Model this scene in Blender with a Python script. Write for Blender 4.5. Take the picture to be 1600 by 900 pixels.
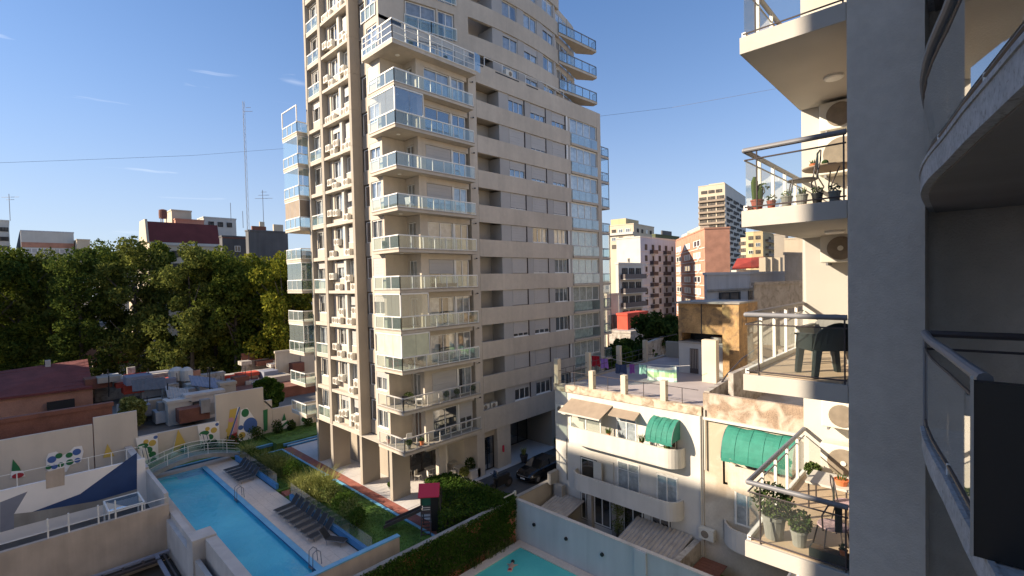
import bpy, math, random
from mathutils import Vector, Matrix, noise
random.seed(7)
sc = bpy.context.scene
for o in list(bpy.data.objects): bpy.data.objects.remove(o)
R = random.random
def U(a, b): return a + (b - a) * random.random()
rad = math.radians

# ------------------------------------------------------------------ camera
# world: X runs along the tower's shaded front, Y along its sunlit side, Z up; the camera stands on a balcony
FPX = 753.0
CAM = Vector((0, 0, 15.7))
RT = Vector((0.68967433, -0.72374808, -0.02319566))
UP = Vector((0.03457977, 0.0009216, 0.99940152))
FW = Vector((0.72329355, 0.69006367, -0.02566265))
cd = bpy.data.cameras.new('camera'); cam = bpy.data.objects.new('camera', cd); sc.collection.objects.link(cam)
m3 = Matrix((RT, UP, -FW)).transposed()
cam.matrix_world = Matrix.Translation(CAM) @ m3.to_4x4()
cd.sensor_width = 36; cd.lens = FPX / 1600 * 36; cd.shift_y = 8 / 1600; cd.clip_start = 0.05; cd.clip_end = 4000
sc.camera = cam
def ray(px, py): return RT * (px - 800) + UP * (458 - py) + FW * FPX
def at(px, py, D): return CAM + ray(px, py) * (D / FPX)
def onz(px, py, z):
    d = ray(px, py); return CAM + d * ((z - CAM.z) / d.z)
def onx(px, py, x):
    d = ray(px, py); return CAM + d * (x / d.x)
def ony(px, py, y):
    d = ray(px, py); return CAM + d * (y / d.y)

# ------------------------------------------------------------------ light
SUN = Vector((-1, .79, .60)).normalized()
ELEV = math.asin(SUN.z)
w = bpy.data.worlds.new('World'); sc.world = w; w.use_nodes = True
nt = w.node_tree; nt.nodes.clear()
sky = nt.nodes.new('ShaderNodeTexSky'); sky.sky_type = 'NISHITA'; sky.sun_disc = False
sky.sun_elevation = ELEV; sky.sun_rotation = math.atan2(SUN.x, SUN.y)
sky.altitude = 0; sky.air_density = 1.0; sky.dust_density = .25; sky.ozone_density = 2.5
bg = nt.nodes.new('ShaderNodeBackground'); bg.inputs['Strength'].default_value = 0.050
outw = nt.nodes.new('ShaderNodeOutputWorld')
# thin high cloud wisps, stretched along the horizon
tc = nt.nodes.new('ShaderNodeTexCoord'); mp = nt.nodes.new('ShaderNodeMapping')
mp.inputs['Rotation'].default_value = (0, 0, rad(46)); mp.inputs['Scale'].default_value = (2.2, 2.2, 26)
nz = nt.nodes.new('ShaderNodeTexNoise'); nz.inputs['Scale'].default_value = 1.5; nz.inputs['Detail'].default_value = 4; nz.inputs['Distortion'].default_value = .5
cr = nt.nodes.new('ShaderNodeValToRGB'); cr.color_ramp.elements[0].position = .63; cr.color_ramp.elements[1].position = .80
cr.color_ramp.elements[1].color = (.40, .40, .40, 1)
mx = nt.nodes.new('ShaderNodeMixRGB'); mx.inputs[2].default_value = (9.5, 9.2, 9.0, 1)
L = nt.links.new
hm = nt.nodes.new('ShaderNodeSeparateXYZ'); L(tc.outputs['Generated'], hm.inputs[0])
hr = nt.nodes.new('ShaderNodeMapRange'); hr.inputs[1].default_value = .0; hr.inputs[2].default_value = .42; hr.inputs[3].default_value = .80; hr.inputs[4].default_value = .25; hr.interpolation_type = 'SMOOTHSTEP'
L(hm.outputs[2], hr.inputs[0]); hz = nt.nodes.new('ShaderNodeValToRGB'); L(hm.outputs[2], hz.inputs[0])
hz.color_ramp.elements[0].color = (4.3, 4.45, 4.6, 1); hz.color_ramp.elements[0].position = 0; hz.color_ramp.elements[1].color = (.86, 1.80, 3.60, 1); hz.color_ramp.elements[1].position = .5
hx_ = nt.nodes.new('ShaderNodeMixRGB'); L(hr.outputs[0], hx_.inputs[0]); L(sky.outputs[0], hx_.inputs[1]); L(hz.outputs[0], hx_.inputs[2])
L(tc.outputs['Generated'], mp.inputs[0]); L(mp.outputs[0], nz.inputs['Vector']); L(nz.outputs['Fac'], cr.inputs[0])
df_ = nt.nodes.new('ShaderNodeMath'); df_.operation = 'SUBTRACT'; L(hm.outputs[1], df_.inputs[0]); L(hm.outputs[0], df_.inputs[1])
cm = nt.nodes.new('ShaderNodeMapRange'); cm.inputs[1].default_value = -.25; cm.inputs[2].default_value = .65; cm.inputs[3].default_value = .0; L(df_.outputs[0], cm.inputs[0])
cmu = nt.nodes.new('ShaderNodeMath'); cmu.operation = 'MULTIPLY'; L(cr.outputs[0], cmu.inputs[0]); L(cm.outputs[0], cmu.inputs[1]); L(cmu.outputs[0], mx.inputs[0]); tn = nt.nodes.new('ShaderNodeMixRGB'); tn.blend_type = 'MULTIPLY'; tn.inputs[0].default_value = 1; tn.inputs[2].default_value = (.79, .86, .98, 1)
L(hx_.outputs[0], tn.inputs[1]); L(tn.outputs[0], mx.inputs[1]); L(mx.outputs[0], bg.inputs[0]); L(bg.outputs[0], outw.inputs[0])
sl = bpy.data.lights.new('sun', 'SUN'); so = bpy.data.objects.new('sun', sl); sc.collection.objects.link(so)
sl.energy = 2.55; sl.angle = rad(.55); sl.color = (1.0, .85, .66)
so.rotation_euler = SUN.to_track_quat('Z', 'Y').to_euler()
sc.view_settings.view_transform = 'Standard'; sc.view_settings.look = 'None'
sc.view_settings.exposure = 1.97; sc.view_settings.gamma = 1
sc.cycles.max_bounces = 6; sc.cycles.diffuse_bounces = 3; sc.cycles.glossy_bounces = 3
sc.cycles.transparent_max_bounces = 12; sc.cycles.transmission_bounces = 2
sc.cycles.caustics_reflective = False; sc.cycles.caustics_refractive = False
sc.cycles.use_denoising = True

# ------------------------------------------------------------------ materials
MATS = {}
def mat(name, col, rough=.85, bump=0., bscale=8., var=0., vscale=1.2, metal=0., streak=0., stain=None, stains=.0, sscale=.8, spec=None, fine=0.):
    """plaster-like procedural: base colour, broad tone variation, vertical dirt streaks, patches of another colour, fine relief"""
    m = bpy.data.materials.new(name); m.use_nodes = True; n = m.node_tree.nodes; l = m.node_tree.links.new
    b = n['Principled BSDF']; b.inputs['Roughness'].default_value = rough; b.inputs['Metallic'].default_value = metal
    if spec is not None: b.inputs['Specular IOR Level'].default_value = spec
    t = n.new('ShaderNodeNewGeometry')
    rgb = n.new('ShaderNodeRGB'); rgb.outputs[0].default_value = (*col, 1); cur = rgb.outputs[0]
    def nz_(scale, detail=4, vec=None, dist=0.):
        x = n.new('ShaderNodeTexNoise'); x.inputs['Scale'].default_value = scale; x.inputs['Detail'].default_value = detail
        x.inputs['Distortion'].default_value = dist
        l(vec if vec else t.outputs['Position'], x.inputs['Vector']); return x.outputs['Fac']
    def mul(fac_out, lo, hi, a=.35, bb=.65):
        nonlocal cur
        r = n.new('ShaderNodeMapRange'); r.inputs[1].default_value = a; r.inputs[2].default_value = bb
        r.inputs[3].default_value = lo; r.inputs[4].default_value = hi; l(fac_out, r.inputs[0])
        v = n.new('ShaderNodeVectorMath'); v.operation = 'SCALE'; l(cur, v.inputs[0]); l(r.outputs[0], v.inputs['Scale']); cur = v.outputs[0]
    if var: mul(nz_(vscale, 5), 1 - var, 1 + var)
    if fine: mul(nz_(vscale * 14, 3), 1 - fine, 1 + fine)
    if stain and stains > 0:
        f = nz_(sscale, 7, dist=.6)
        r = n.new('ShaderNodeMapRange'); th = .62 - stains * .3
        r.inputs[1].default_value = th - .04; r.inputs[2].default_value = th + .14; l(f, r.inputs[0])
        mxx = n.new('ShaderNodeMixRGB'); l(r.outputs[0], mxx.inputs[0]); l(cur, mxx.inputs[1]); mxx.inputs[2].default_value = (*stain, 1); cur = mxx.outputs[0]
    if streak:
        mpp = n.new('ShaderNodeMapping'); mpp.inputs['Scale'].default_value = (1.5, 1.5, .13); l(t.outputs['Position'], mpp.inputs[0])
        mul(nz_(1.0, 7, mpp.outputs[0], .3), 1 - streak * .8, 1.0, .32, .62)
    l(cur, b.inputs['Base Color'])
    if bump:
        bp = n.new('ShaderNodeBump'); bp.inputs['Strength'].default_value = bump; bp.inputs['Distance'].default_value = .02
        l(nz_(bscale, 6), bp.inputs['Height']); l(bp.outputs[0], b.inputs['Normal'])
    MATS[name] = m; return m
def glassy(name, tint, opac, gloss=.12, rough=.02, refl=(1, 1, 1)):
    """pane: mostly see-through with a tint, Fresnel reflection; opac = share of solid tint"""
    m = bpy.data.materials.new(name); m.use_nodes = True; n = m.node_tree.nodes; l = m.node_tree.links.new; n.clear()
    o = n.new('ShaderNodeOutputMaterial'); tr = n.new('ShaderNodeBsdfTransparent'); tr.inputs[0].default_value = (*[min(1, .55 + .45 * c / max(tint)) for c in tint], 1)
    df = n.new('ShaderNodeBsdfDiffuse'); df.inputs[0].default_value = (*tint, 1)
    gl = n.new('ShaderNodeBsdfGlossy'); gl.inputs['Roughness'].default_value = rough; gl.inputs[0].default_value = (*refl, 1)
    m1 = n.new('ShaderNodeMixShader'); m1.inputs[0].default_value = opac; l(tr.outputs[0], m1.inputs[1]); l(df.outputs[0], m1.inputs[2])
    fr = n.new('ShaderNodeLayerWeight'); fr.inputs['Blend'].default_value = .5
    mr = n.new('ShaderNodeMapRange'); mr.inputs[1].default_value = 0; mr.inputs[2].default_value = 1; mr.inputs[3].default_value = gloss; mr.inputs[4].default_value = min(1, gloss + .65)
    pw = n.new('ShaderNodeMath'); pw.operation = 'POWER'; pw.inputs[1].default_value = 2.2; l(fr.outputs['Facing'], pw.inputs[0]); l(pw.outputs[0], mr.inputs[0])
    m2 = n.new('ShaderNodeMixShader'); l(mr.outputs[0], m2.inputs[0]); l(m1.outputs[0], m2.inputs[1]); l(gl.outputs[0], m2.inputs[2])
    l(m2.outputs[0], o.inputs[0]); MATS[name] = m; return m
mat('beige', (.54, .47, .385), .9, .2, 6, .08, .25, streak=.13, fine=.03)
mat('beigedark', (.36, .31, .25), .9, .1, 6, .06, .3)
mat('greypanel', (.40, .385, .37), .85, .05, 6, .05, .5)
mat('shutter', (.44, .42, .40), .6, .0, 6, .03, 1)
mat('white', (.78, .76, .71), .45, 0, 1, .03, 1)
mat('whitewall', (.62, .58, .52), .9, .25, 5, .07, .5, streak=.12)
mat('cream', (.62, .54, .41), .9, .2, 5, .08, .5, streak=.12)
mat('door', (.48, .40, .31), .7, .05, 4, .05, 2)
mat('soffit', (.55, .50, .42), .9, .08, 6, .05, .5)
mat('dark', (.025, .025, .028), .6)
mat('black', (.012, .012, .013), .5)
mat('room', (.10, .085, .07), .9, 0, 1, .5, .9)
mat('curtain', (.62, .60, .55), .9, 0, 1, .25, 2.5, fine=.12)
mat('curtain2', (.42, .37, .31), .9, 0, 1, .2, 2.5, fine=.12)
mat('curtain3', (.50, .50, .50), .9, 0, 1, .2, 2.5, fine=.12)
mat('blindgreen', (.60, .60, .42), .8, 0, 1, .08, 2)
mat('concrete', (.33, .31, .28), .9, .35, 5, .14, .7, streak=.2)
mat('concretelight', (.53, .49, .45), .9, .25, 6, .10, .6, streak=.1)
mat('courtwall', (.54, .44, .35), .9, .35, 4, .14, .45, streak=.22)
mat('muraltan', (.62, .53, .43), .9, .2, 4, .07, .3, streak=.06)
mat('tan', (.39, .34, .275), .9, .2, 4, .07, .3, streak=.06)
mat('fin', (.64, .59, .52), .9, .5, 45, .08, .5, streak=.12, fine=.04)
mat('roughgrey', (.58, .53, .47), .95, .9, 45, .06, 3)
mat('slabgrey', (.42, .41, .42), .85, .2, 10, .08, 1.5)
mat('slablit', (.52, .485, .435), .85, .15, 10, .05, 1)
mat('slabold', (.46, .45, .45), .85, .35, 12, .10, 1.2, stain=(.24, .22, .20), stains=.10, sscale=26, fine=.12, streak=.15)
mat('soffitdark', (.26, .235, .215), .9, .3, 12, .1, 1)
mat('steel', (.22, .22, .235), .55, 0, 1, .03, 2, metal=.3)
mat('steeldark', (.09, .075, .075), .5, 0, 1, 0, 1, metal=.4)
mat('acwhite', (.66, .63, .55), .5, 0, 1, .04, 2)
mat('acgrille', (.22, .18, .135), .7, .0, 1, .1, 8)
mat('bluepaint', (.045, .20, .42), .6, .1, 6, .1, 1)
mat('bluelight', (.16, .42, .62), .6, .1, 6, .08, 1)
mat('navy', (.022, .055, .16), .65, .1, 4, .12, .8)
mat('muralwhite', (.88, .83, .78), .85, .1, 4, .05, .5)
mat('muralgrey', (.24, .25, .30), .85, .1, 4, .08, .8)
mat('deck', (.70, .58, .48), .85, .15, 9, .05, .5, fine=.05)
mat('plaza', (.60, .56, .52), .8, .1, 9, .05, .5, fine=.04)
mat('path', (.34, .115, .08), .85, .3, 14, .14, 1.5, fine=.12)
mat('asphalt', (.09, .088, .085), .9, .3, 20, .12, .8)
mat('soil', (.10, .065, .045), .95, .8, 12, .2, 2)
mat('terracotta', (.36, .13, .07), .9, .6, 9, .2, 2)
mat('lawn', (.085, .165, .025), .95, 1., 30, .25, 1.2, fine=.25)
mat('ground', (.15, .135, .115), .95, .3, 2, .2, .1)
mat('redroof', (.20, .052, .042), .85, .25, 12, .15, .6, fine=.12)
mat('maroon', (.14, .032, .03), .85, .2, 10, .12, .5)
mat('redpaint', (.55, .075, .04), .8, .15, 8, .12, .6)
mat('shadegrey', (.42, .47, .54), .9, .1, 4, .06, .3, streak=.1)  # bluish grey that puts shade into the white block's right side
mat('brick', (.46, .225, .145), .9, .3, 14, .12, .6, fine=.08)
mat('brickdark', (.21, .085, .055), .9, .3, 14, .15, .8, fine=.1)
mat('oldwall', (.47, .43, .38), .95, .5, 6, .12, .8, stain=(.29, .25, .21), stains=.4, sscale=1.7, streak=.25, fine=.1)
mat('peeled', (.33, .235, .165), .95, .7, 9, .2, 1.2, stain=(.55, .47, .38), stains=.34, sscale=1.1, fine=.22, streak=.3)
mat('cornice', (.55, .45, .34), .95, .6, 8, .16, 1.5, stain=(.30, .22, .15), stains=.35, sscale=2.2)
mat('patchy', (.60, .53, .43), .95, .3, 6, .07, .7, stain=(.47, .38, .28), stains=.5, sscale=.45, streak=.12, fine=.05)
mat('ochre', (.46, .29, .13), .95, .5, 6, .2, .8, stain=(.24, .16, .09), stains=.35, sscale=1.6, streak=.3, fine=.12)
mat('cleanwhite', (.56, .53, .47), .9, .15, 5, .04, .5, streak=.05)
mat('greybuilding', (.50, .50, .50), .9, .15, 3, .06, .3, streak=.15)
mat('darkbuilding', (.13, .125, .125), .95, .3, 3, .18, .2, streak=.2)
mat('warmbuilding', (.58, .49, .36), .9, .1, 3, .06, .2, streak=.1)
mat('yellowbuilding', (.60, .47, .26), .9, .1, 3, .06, .2, streak=.1)
mat('olive', (.11, .12, .06), .9)
mat('awning', (.028, .20, .145), .75, .3, 10, .08, 2.5, fine=.05)
mat('canopy', (.30, .235, .175), .8, .1, 6, .08, 2)
mat('corrugated', (.40, .36, .32), .7, 0, 1, .12, 1.5)
mat('corrugateddark', (.15, .13, .12), .8, 0, 1, .12, 1.5)
mat('tilefloor', (.53, .40, .28), .6, .05, 8, .05, 2)
mat('rooffloor', (.40, .35, .34), .85, .15, 5, .08, .6)
mat('potred', (.26, .06, .04), .7)
mat('potgrey', (.22, .22, .205), .8, .2, 8, .1, 4)
mat('orange', (.60, .17, .06), .8)
mat('redslide', (.55, .025, .06), .5)
mat('greenpaint', (.015, .10, .07), .5)
mat('bark', (.10, .085, .07), .95, .6, 9, .2, 3)
mat('sling', (.022, .023, .026), .8)
mat('carpaint', (.010, .010, .012), .18, spec=.6)
mat('tyre', (.02, .02, .02), .8)
mat('lamp', (.85, .83, .78), .3)
mat('skin', (.50, .32, .24), .6)
mat('redcloth', (.40, .008, .02), .9); mat('lilac', (.42, .22, .62), .9); mat('navycloth', (.05, .07, .14), .9); mat('purple', (.27, .08, .33), .9)
mat('mint', (.36, .62, .52), .9); mat('cloudwhite', (.72, .78, .72), .9); mat('limestripe', (.42, .68, .34), .9)
mat('mgreen', (.03, .17, .06), .8); mat('myellow', (.62, .42, .09), .8); mat('mblue', (.07, .14, .36), .8); mat('mred', (.42, .03, .04), .8); mat('mpink', (.60, .30, .33), .8)
mat('plasticdark', (.014, .022, .022), .5); mat('plasticgreen', (.01, .045, .04), .5)
glassy('pane', (.05, .06, .07), .10, .16)
glassy('panedark', (.01, .015, .02), .55, .25)
glassy('paneblue', (.03, .06, .12), .45, .22)
glassy('balglass', (.30, .40, .37), .22, .10)
glassy('balglassblue', (.16, .28, .36), .38, .16)
glassy('balglassclear', (.40, .42, .39), .06, .05)
glassy('balgreendark', (.05, .09, .08), .25, .10)
glassy('curvedglass', (.40, .42, .39), .05, .16)
glassy('glaze', (.55, .58, .50), .35, .10)

def leafmat(name, c1, c2, trans=.25):
    m = bpy.data.materials.new(name); m.use_nodes = True; n = m.node_tree.nodes; l = m.node_tree.links.new; n.clear()
    o = n.new('ShaderNodeOutputMaterial'); g = n.new('ShaderNodeNewGeometry'); x = n.new('ShaderNodeTexNoise'); x.inputs['Scale'].default_value = .55; x.inputs['Detail'].default_value = 3
    l(g.outputs['Position'], x.inputs['Vector'])
    a = n.new('ShaderNodeMath'); a.operation = 'ADD'; l(x.outputs['Fac'], a.inputs[0])
    s = n.new('ShaderNodeMath'); s.operation = 'MULTIPLY_ADD'; s.inputs[1].default_value = .5; s.inputs[2].default_value = -.25; l(g.outputs['Random Per Island'], s.inputs[0]); l(s.outputs[0], a.inputs[1])
    r = n.new('ShaderNodeValToRGB'); r.color_ramp.elements[0].position = .3; r.color_ramp.elements[1].position = .75
    r.color_ramp.elements[0].color = (*c1, 1); r.color_ramp.elements[1].color = (*c2, 1); l(a.outputs[0], r.inputs[0])
    d = n.new('ShaderNodeBsdfDiffuse'); t = n.new('ShaderNodeBsdfTranslucent'); mxs = n.new('ShaderNodeMixShader'); mxs.inputs[0].default_value = trans
    l(r.outputs[0], d.inputs[0]); l(r.outputs[0], t.inputs[0]); l(d.outputs[0], mxs.inputs[1]); l(t.outputs[0], mxs.inputs[2]); l(mxs.outputs[0], o.inputs[0])
    MATS[name] = m
leafmat('leafplane2', (.065, .09, .024), (.23, .24, .055)); leafmat('leafplane3', (.040, .066, .018), (.145, .18, .035)); leafmat('leafplane', (.055, .085, .016), (.19, .215, .038)); leafmat('leafgold', (.09, .12, .016), (.34, .32, .04)); leafmat('leafdark', (.025, .05, .014), (.08, .12, .03))
leafmat('leafshrub', (.08, .11, .03), (.24, .26, .09)); leafmat('leafhedge', (.035, .075, .014), (.09, .14, .026)); leafmat('leafgrass', (.14, .16, .04), (.40, .40, .14))
leafmat('leafpot', (.03, .06, .02), (.12, .16, .05))

def water(name, deep, shallow, rip):
    m = bpy.data.materials.new(name); m.use_nodes = True; n = m.node_tree.nodes; l = m.node_tree.links.new
    b = n['Principled BSDF']; b.inputs['Roughness'].default_value = .06; b.inputs['Specular IOR Level'].default_value = .5
    g = n.new('ShaderNodeNewGeometry'); x = n.new('ShaderNodeTexNoise'); x.inputs['Scale'].default_value = .18; x.inputs['Detail'].default_value = 3; l(g.outputs['Position'], x.inputs['Vector'])
    r = n.new('ShaderNodeValToRGB'); r.color_ramp.elements[0].position = .35; r.color_ramp.elements[1].position = .65
    r.color_ramp.elements[0].color = (*deep, 1); r.color_ramp.elements[1].color = (*shallow, 1); l(x.outputs['Fac'], r.inputs[0]); l(r.outputs[0], b.inputs['Base Color'])
    y = n.new('ShaderNodeTexNoise'); y.inputs['Scale'].default_value = 3.0; y.inputs['Detail'].default_value = 3; y.inputs['Distortion'].default_value = .6; l(g.outputs['Position'], y.inputs['Vector'])
    bp = n.new('ShaderNodeBump'); bp.inputs['Strength'].default_value = rip; bp.inputs['Distance'].default_value = .04; l(y.outputs['Fac'], bp.inputs['Height']); l(bp.outputs[0], b.inputs['Normal'])
    MATS[name] = m
water('poolwater', (.04, .42, .58), (.10, .60, .72), .7); water('smallpoolwater', (.04, .42, .40), (.14, .66, .56), .7)

def netmat():
    m = bpy.data.materials.new('net'); m.use_nodes = True; n = m.node_tree.nodes; l = m.node_tree.links.new; n.clear()
    o = n.new('ShaderNodeOutputMaterial'); d = n.new('ShaderNodeBsdfDiffuse'); d.inputs[0].default_value = (.5, .45, .4, 1); t = n.new('ShaderNodeBsdfTransparent'); mxs = n.new('ShaderNodeMixShader')
    mxs.inputs[0].default_value = .30; l(t.outputs[0], mxs.inputs[1]); l(d.outputs[0], mxs.inputs[2]); l(mxs.outputs[0], o.inputs[0]); MATS['net'] = m
netmat()

# ------------------------------------------------------------------ mesh builder and object tree
COL = sc.collection
class MB:
    def __init__(s): s.v = []; s.f = []; s.m = []; s.names = []
    def mi(s, name):
        if name not in s.names: s.names.append(name)
        return s.names.index(name)
    def add(s, vs, fs, mt):
        b = len(s.v); s.v += [tuple(v) for v in vs]; k = s.mi(mt)
        for f in fs: s.f.append(tuple(b + i for i in f)); s.m.append(k)
        return s
    def hexa(s, p, mt):   # 8 points: bottom 0-3 ccw, top 4-7
        return s.add(p, [(3, 2, 1, 0), (4, 5, 6, 7), (0, 1, 5, 4), (1, 2, 6, 5), (2, 3, 7, 6), (3, 0, 4, 7)], mt)
    def box(s, x0, x1, y0, y1, z0, z1, mt):
        return s.hexa([(x0, y0, z0), (x1, y0, z0), (x1, y1, z0), (x0, y1, z0), (x0, y0, z1), (x1, y0, z1), (x1, y1, z1), (x0, y1, z1)], mt)
    def quad(s, a, b, c, d, mt): return s.add([a, b, c, d], [(0, 1, 2, 3)], mt)
    def prism(s, poly, z0, z1, mt):
        n = len(poly); z0f = z0 if callable(z0) else (lambda p: z0); z1f = z1 if callable(z1) else (lambda p: z1)
        vs = [(p[0], p[1], z0f(p)) for p in poly] + [(p[0], p[1], z1f(p)) for p in poly]
        fs = [tuple(range(n - 1, -1, -1)), tuple(range(n, 2 * n))] + [(i, (i + 1) % n, n + (i + 1) % n, n + i) for i in range(n)]
        return s.add(vs, fs, mt)
    def tube(s, p0, p1, r0, mt, n=6, r1=None):
        p0 = Vector(p0); p1 = Vector(p1); r1 = r0 if r1 is None else r1; d = p1 - p0
        if d.length < 1e-6: return s
        a = d.orthogonal().normalized(); b = d.normalized().cross(a); vs = []
        for p, r in ((p0, r0), (p1, r1)):
            for i in range(n):
                t = 2 * math.pi * i / n; vs.append(p + a * (r * math.cos(t)) + b * (r * math.sin(t)))
        return s.add(vs, [tuple(range(n - 1, -1, -1)), tuple(range(n, 2 * n))] + [(i, (i + 1) % n, n + (i + 1) % n, n + i) for i in range(n)], mt)
    def path(s, pts, r, mt, n=6):
        for a, b in zip(pts, pts[1:]): s.tube(a, b, r, mt, n)
        return s
    def lathe(s, c, prof, mt, n=12, axis='z'):
        vs = []; c = Vector(c)
        for r, h in prof:
            for i in range(n):
                t = 2 * math.pi * i / n; x, y = r * math.cos(t), r * math.sin(t)
                vs.append(c + (Vector((x, y, h)) if axis == 'z' else Vector((h, x, y)) if axis == 'x' else Vector((x, h, y))))
        fs = [tuple(range(n - 1, -1, -1)), tuple(range((len(prof) - 1) * n, len(prof) * n))]
        for k in range(len(prof) - 1):
            for i in range(n): fs.append((k * n + i, k * n + (i + 1) % n, (k + 1) * n + (i + 1) % n, (k + 1) * n + i))
        return s.add(vs, fs, mt)
    def ball(s, c, r, mt, sx=1, sy=1, sz=1, n=8):
        prof = []
        for i in range(n + 1):
            t = math.pi * i / n; prof.append((max(.001, math.sin(t)), -math.cos(t)))
        vs = []
        for rr, h in prof:
            for i in range(n):
                t = 2 * math.pi * i / n; vs.append((c[0] + r * sx * rr * math.cos(t), c[1] + r * sy * rr * math.sin(t), c[2] + r * sz * h))
        fs = []
        for k in range(n):
            for i in range(n): fs.append((k * n + i, k * n + (i + 1) % n, (k + 1) * n + (i + 1) % n, (k + 1) * n + i))
        return s.add(vs, fs, mt)
    def build_each(s, name, parent):
        """every closed box of the buffer becomes a part of its own"""
        o = None
        for k in range(0, len(s.v), 8):
            q = MB(); q.v = s.v[k:k + 8]; fi = [i for i, f in enumerate(s.f) if k <= f[0] < k + 8]; q.f = [tuple(v - k for v in s.f[i]) for i in fi]; q.m = [s.m[i] for i in fi]; q.names = list(s.names); o = q.build(name, parent)
        return o
    def build(s, name, parent=None, smooth=False, bevel=0., **props):
        me = bpy.data.meshes.new(name); o0 = wloc(parent) if parent else Vector((0, 0, 0))
        if parent is None and props.get('label') and s.v:
            n = len(s.v); o0 = Vector((sum(v[0] for v in s.v) / n, sum(v[1] for v in s.v) / n, min(v[2] for v in s.v)))
        me.from_pydata([(v[0] - o0.x, v[1] - o0.y, v[2] - o0.z) for v in s.v], [], s.f)
        for nm in s.names: me.materials.append(MATS[nm])
        me.polygons.foreach_set('material_index', s.m)
        if smooth: me.polygons.foreach_set('use_smooth', [True] * len(s.f))
        me.update()
        o = bpy.data.objects.new(name, me); COL.objects.link(o)
        if parent: o.parent = parent
        else: o.location = o0
        if bevel:
            b = o.modifiers.new('bevel', 'BEVEL'); b.width = bevel; b.segments = 2; b.limit_method = 'ANGLE'
        for k, v in props.items(): o[k] = v
        return o
def wloc(o):
    p = Vector((0, 0, 0))
    while o: p += o.location; o = o.parent
    return p
def thing(name, label, cat, loc=(0, 0, 0), rz=0, group=None):
    o = bpy.data.objects.new(name, None); o.empty_display_size = .3; COL.objects.link(o); o.location = loc; o.rotation_euler = (0, 0, rz)
    o['label'] = label; o['category'] = cat
    if group: o['group'] = group
    return o
def dup(root, loc=None, rz=None, label=None, scale=None):
    r = root.copy(); COL.objects.link(r)
    if loc is not None: r.location = loc
    if rz is not None: r.rotation_euler = (0, 0, rz)
    if scale: r.scale = scale if hasattr(scale, '__len__') else (scale,) * 3
    if label: r['label'] = label
    for ch in list(root.children):
        c = ch.copy(); COL.objects.link(c); c.parent = r
        for g in ch.children:
            d = g.copy(); COL.objects.link(d); d.parent = c
    return r
def inst(src, parent, offset):
    """another part sharing a part's mesh, shifted"""
    c = src.copy(); COL.objects.link(c); c.parent = parent; c.location = src.location + Vector(offset)
    for g in src.children:
        d = g.copy(); COL.objects.link(d); d.parent = c
    return c
def S(name, m, **k): return m.build(name, None, kind='structure', **k)
def boxes(name, parent, lst, mt, **k):
    o = None
    for b in lst: o = MB().box(*b, mt).build(name, parent, **k)
    return o
ORD = ['first', 'second', 'third', 'fourth', 'fifth', 'sixth', 'seventh', 'eighth', 'ninth', 'tenth', 'eleventh', 'twelfth', 'thirteenth', 'fourteenth', 'fifteenth', 'sixteenth']

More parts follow.
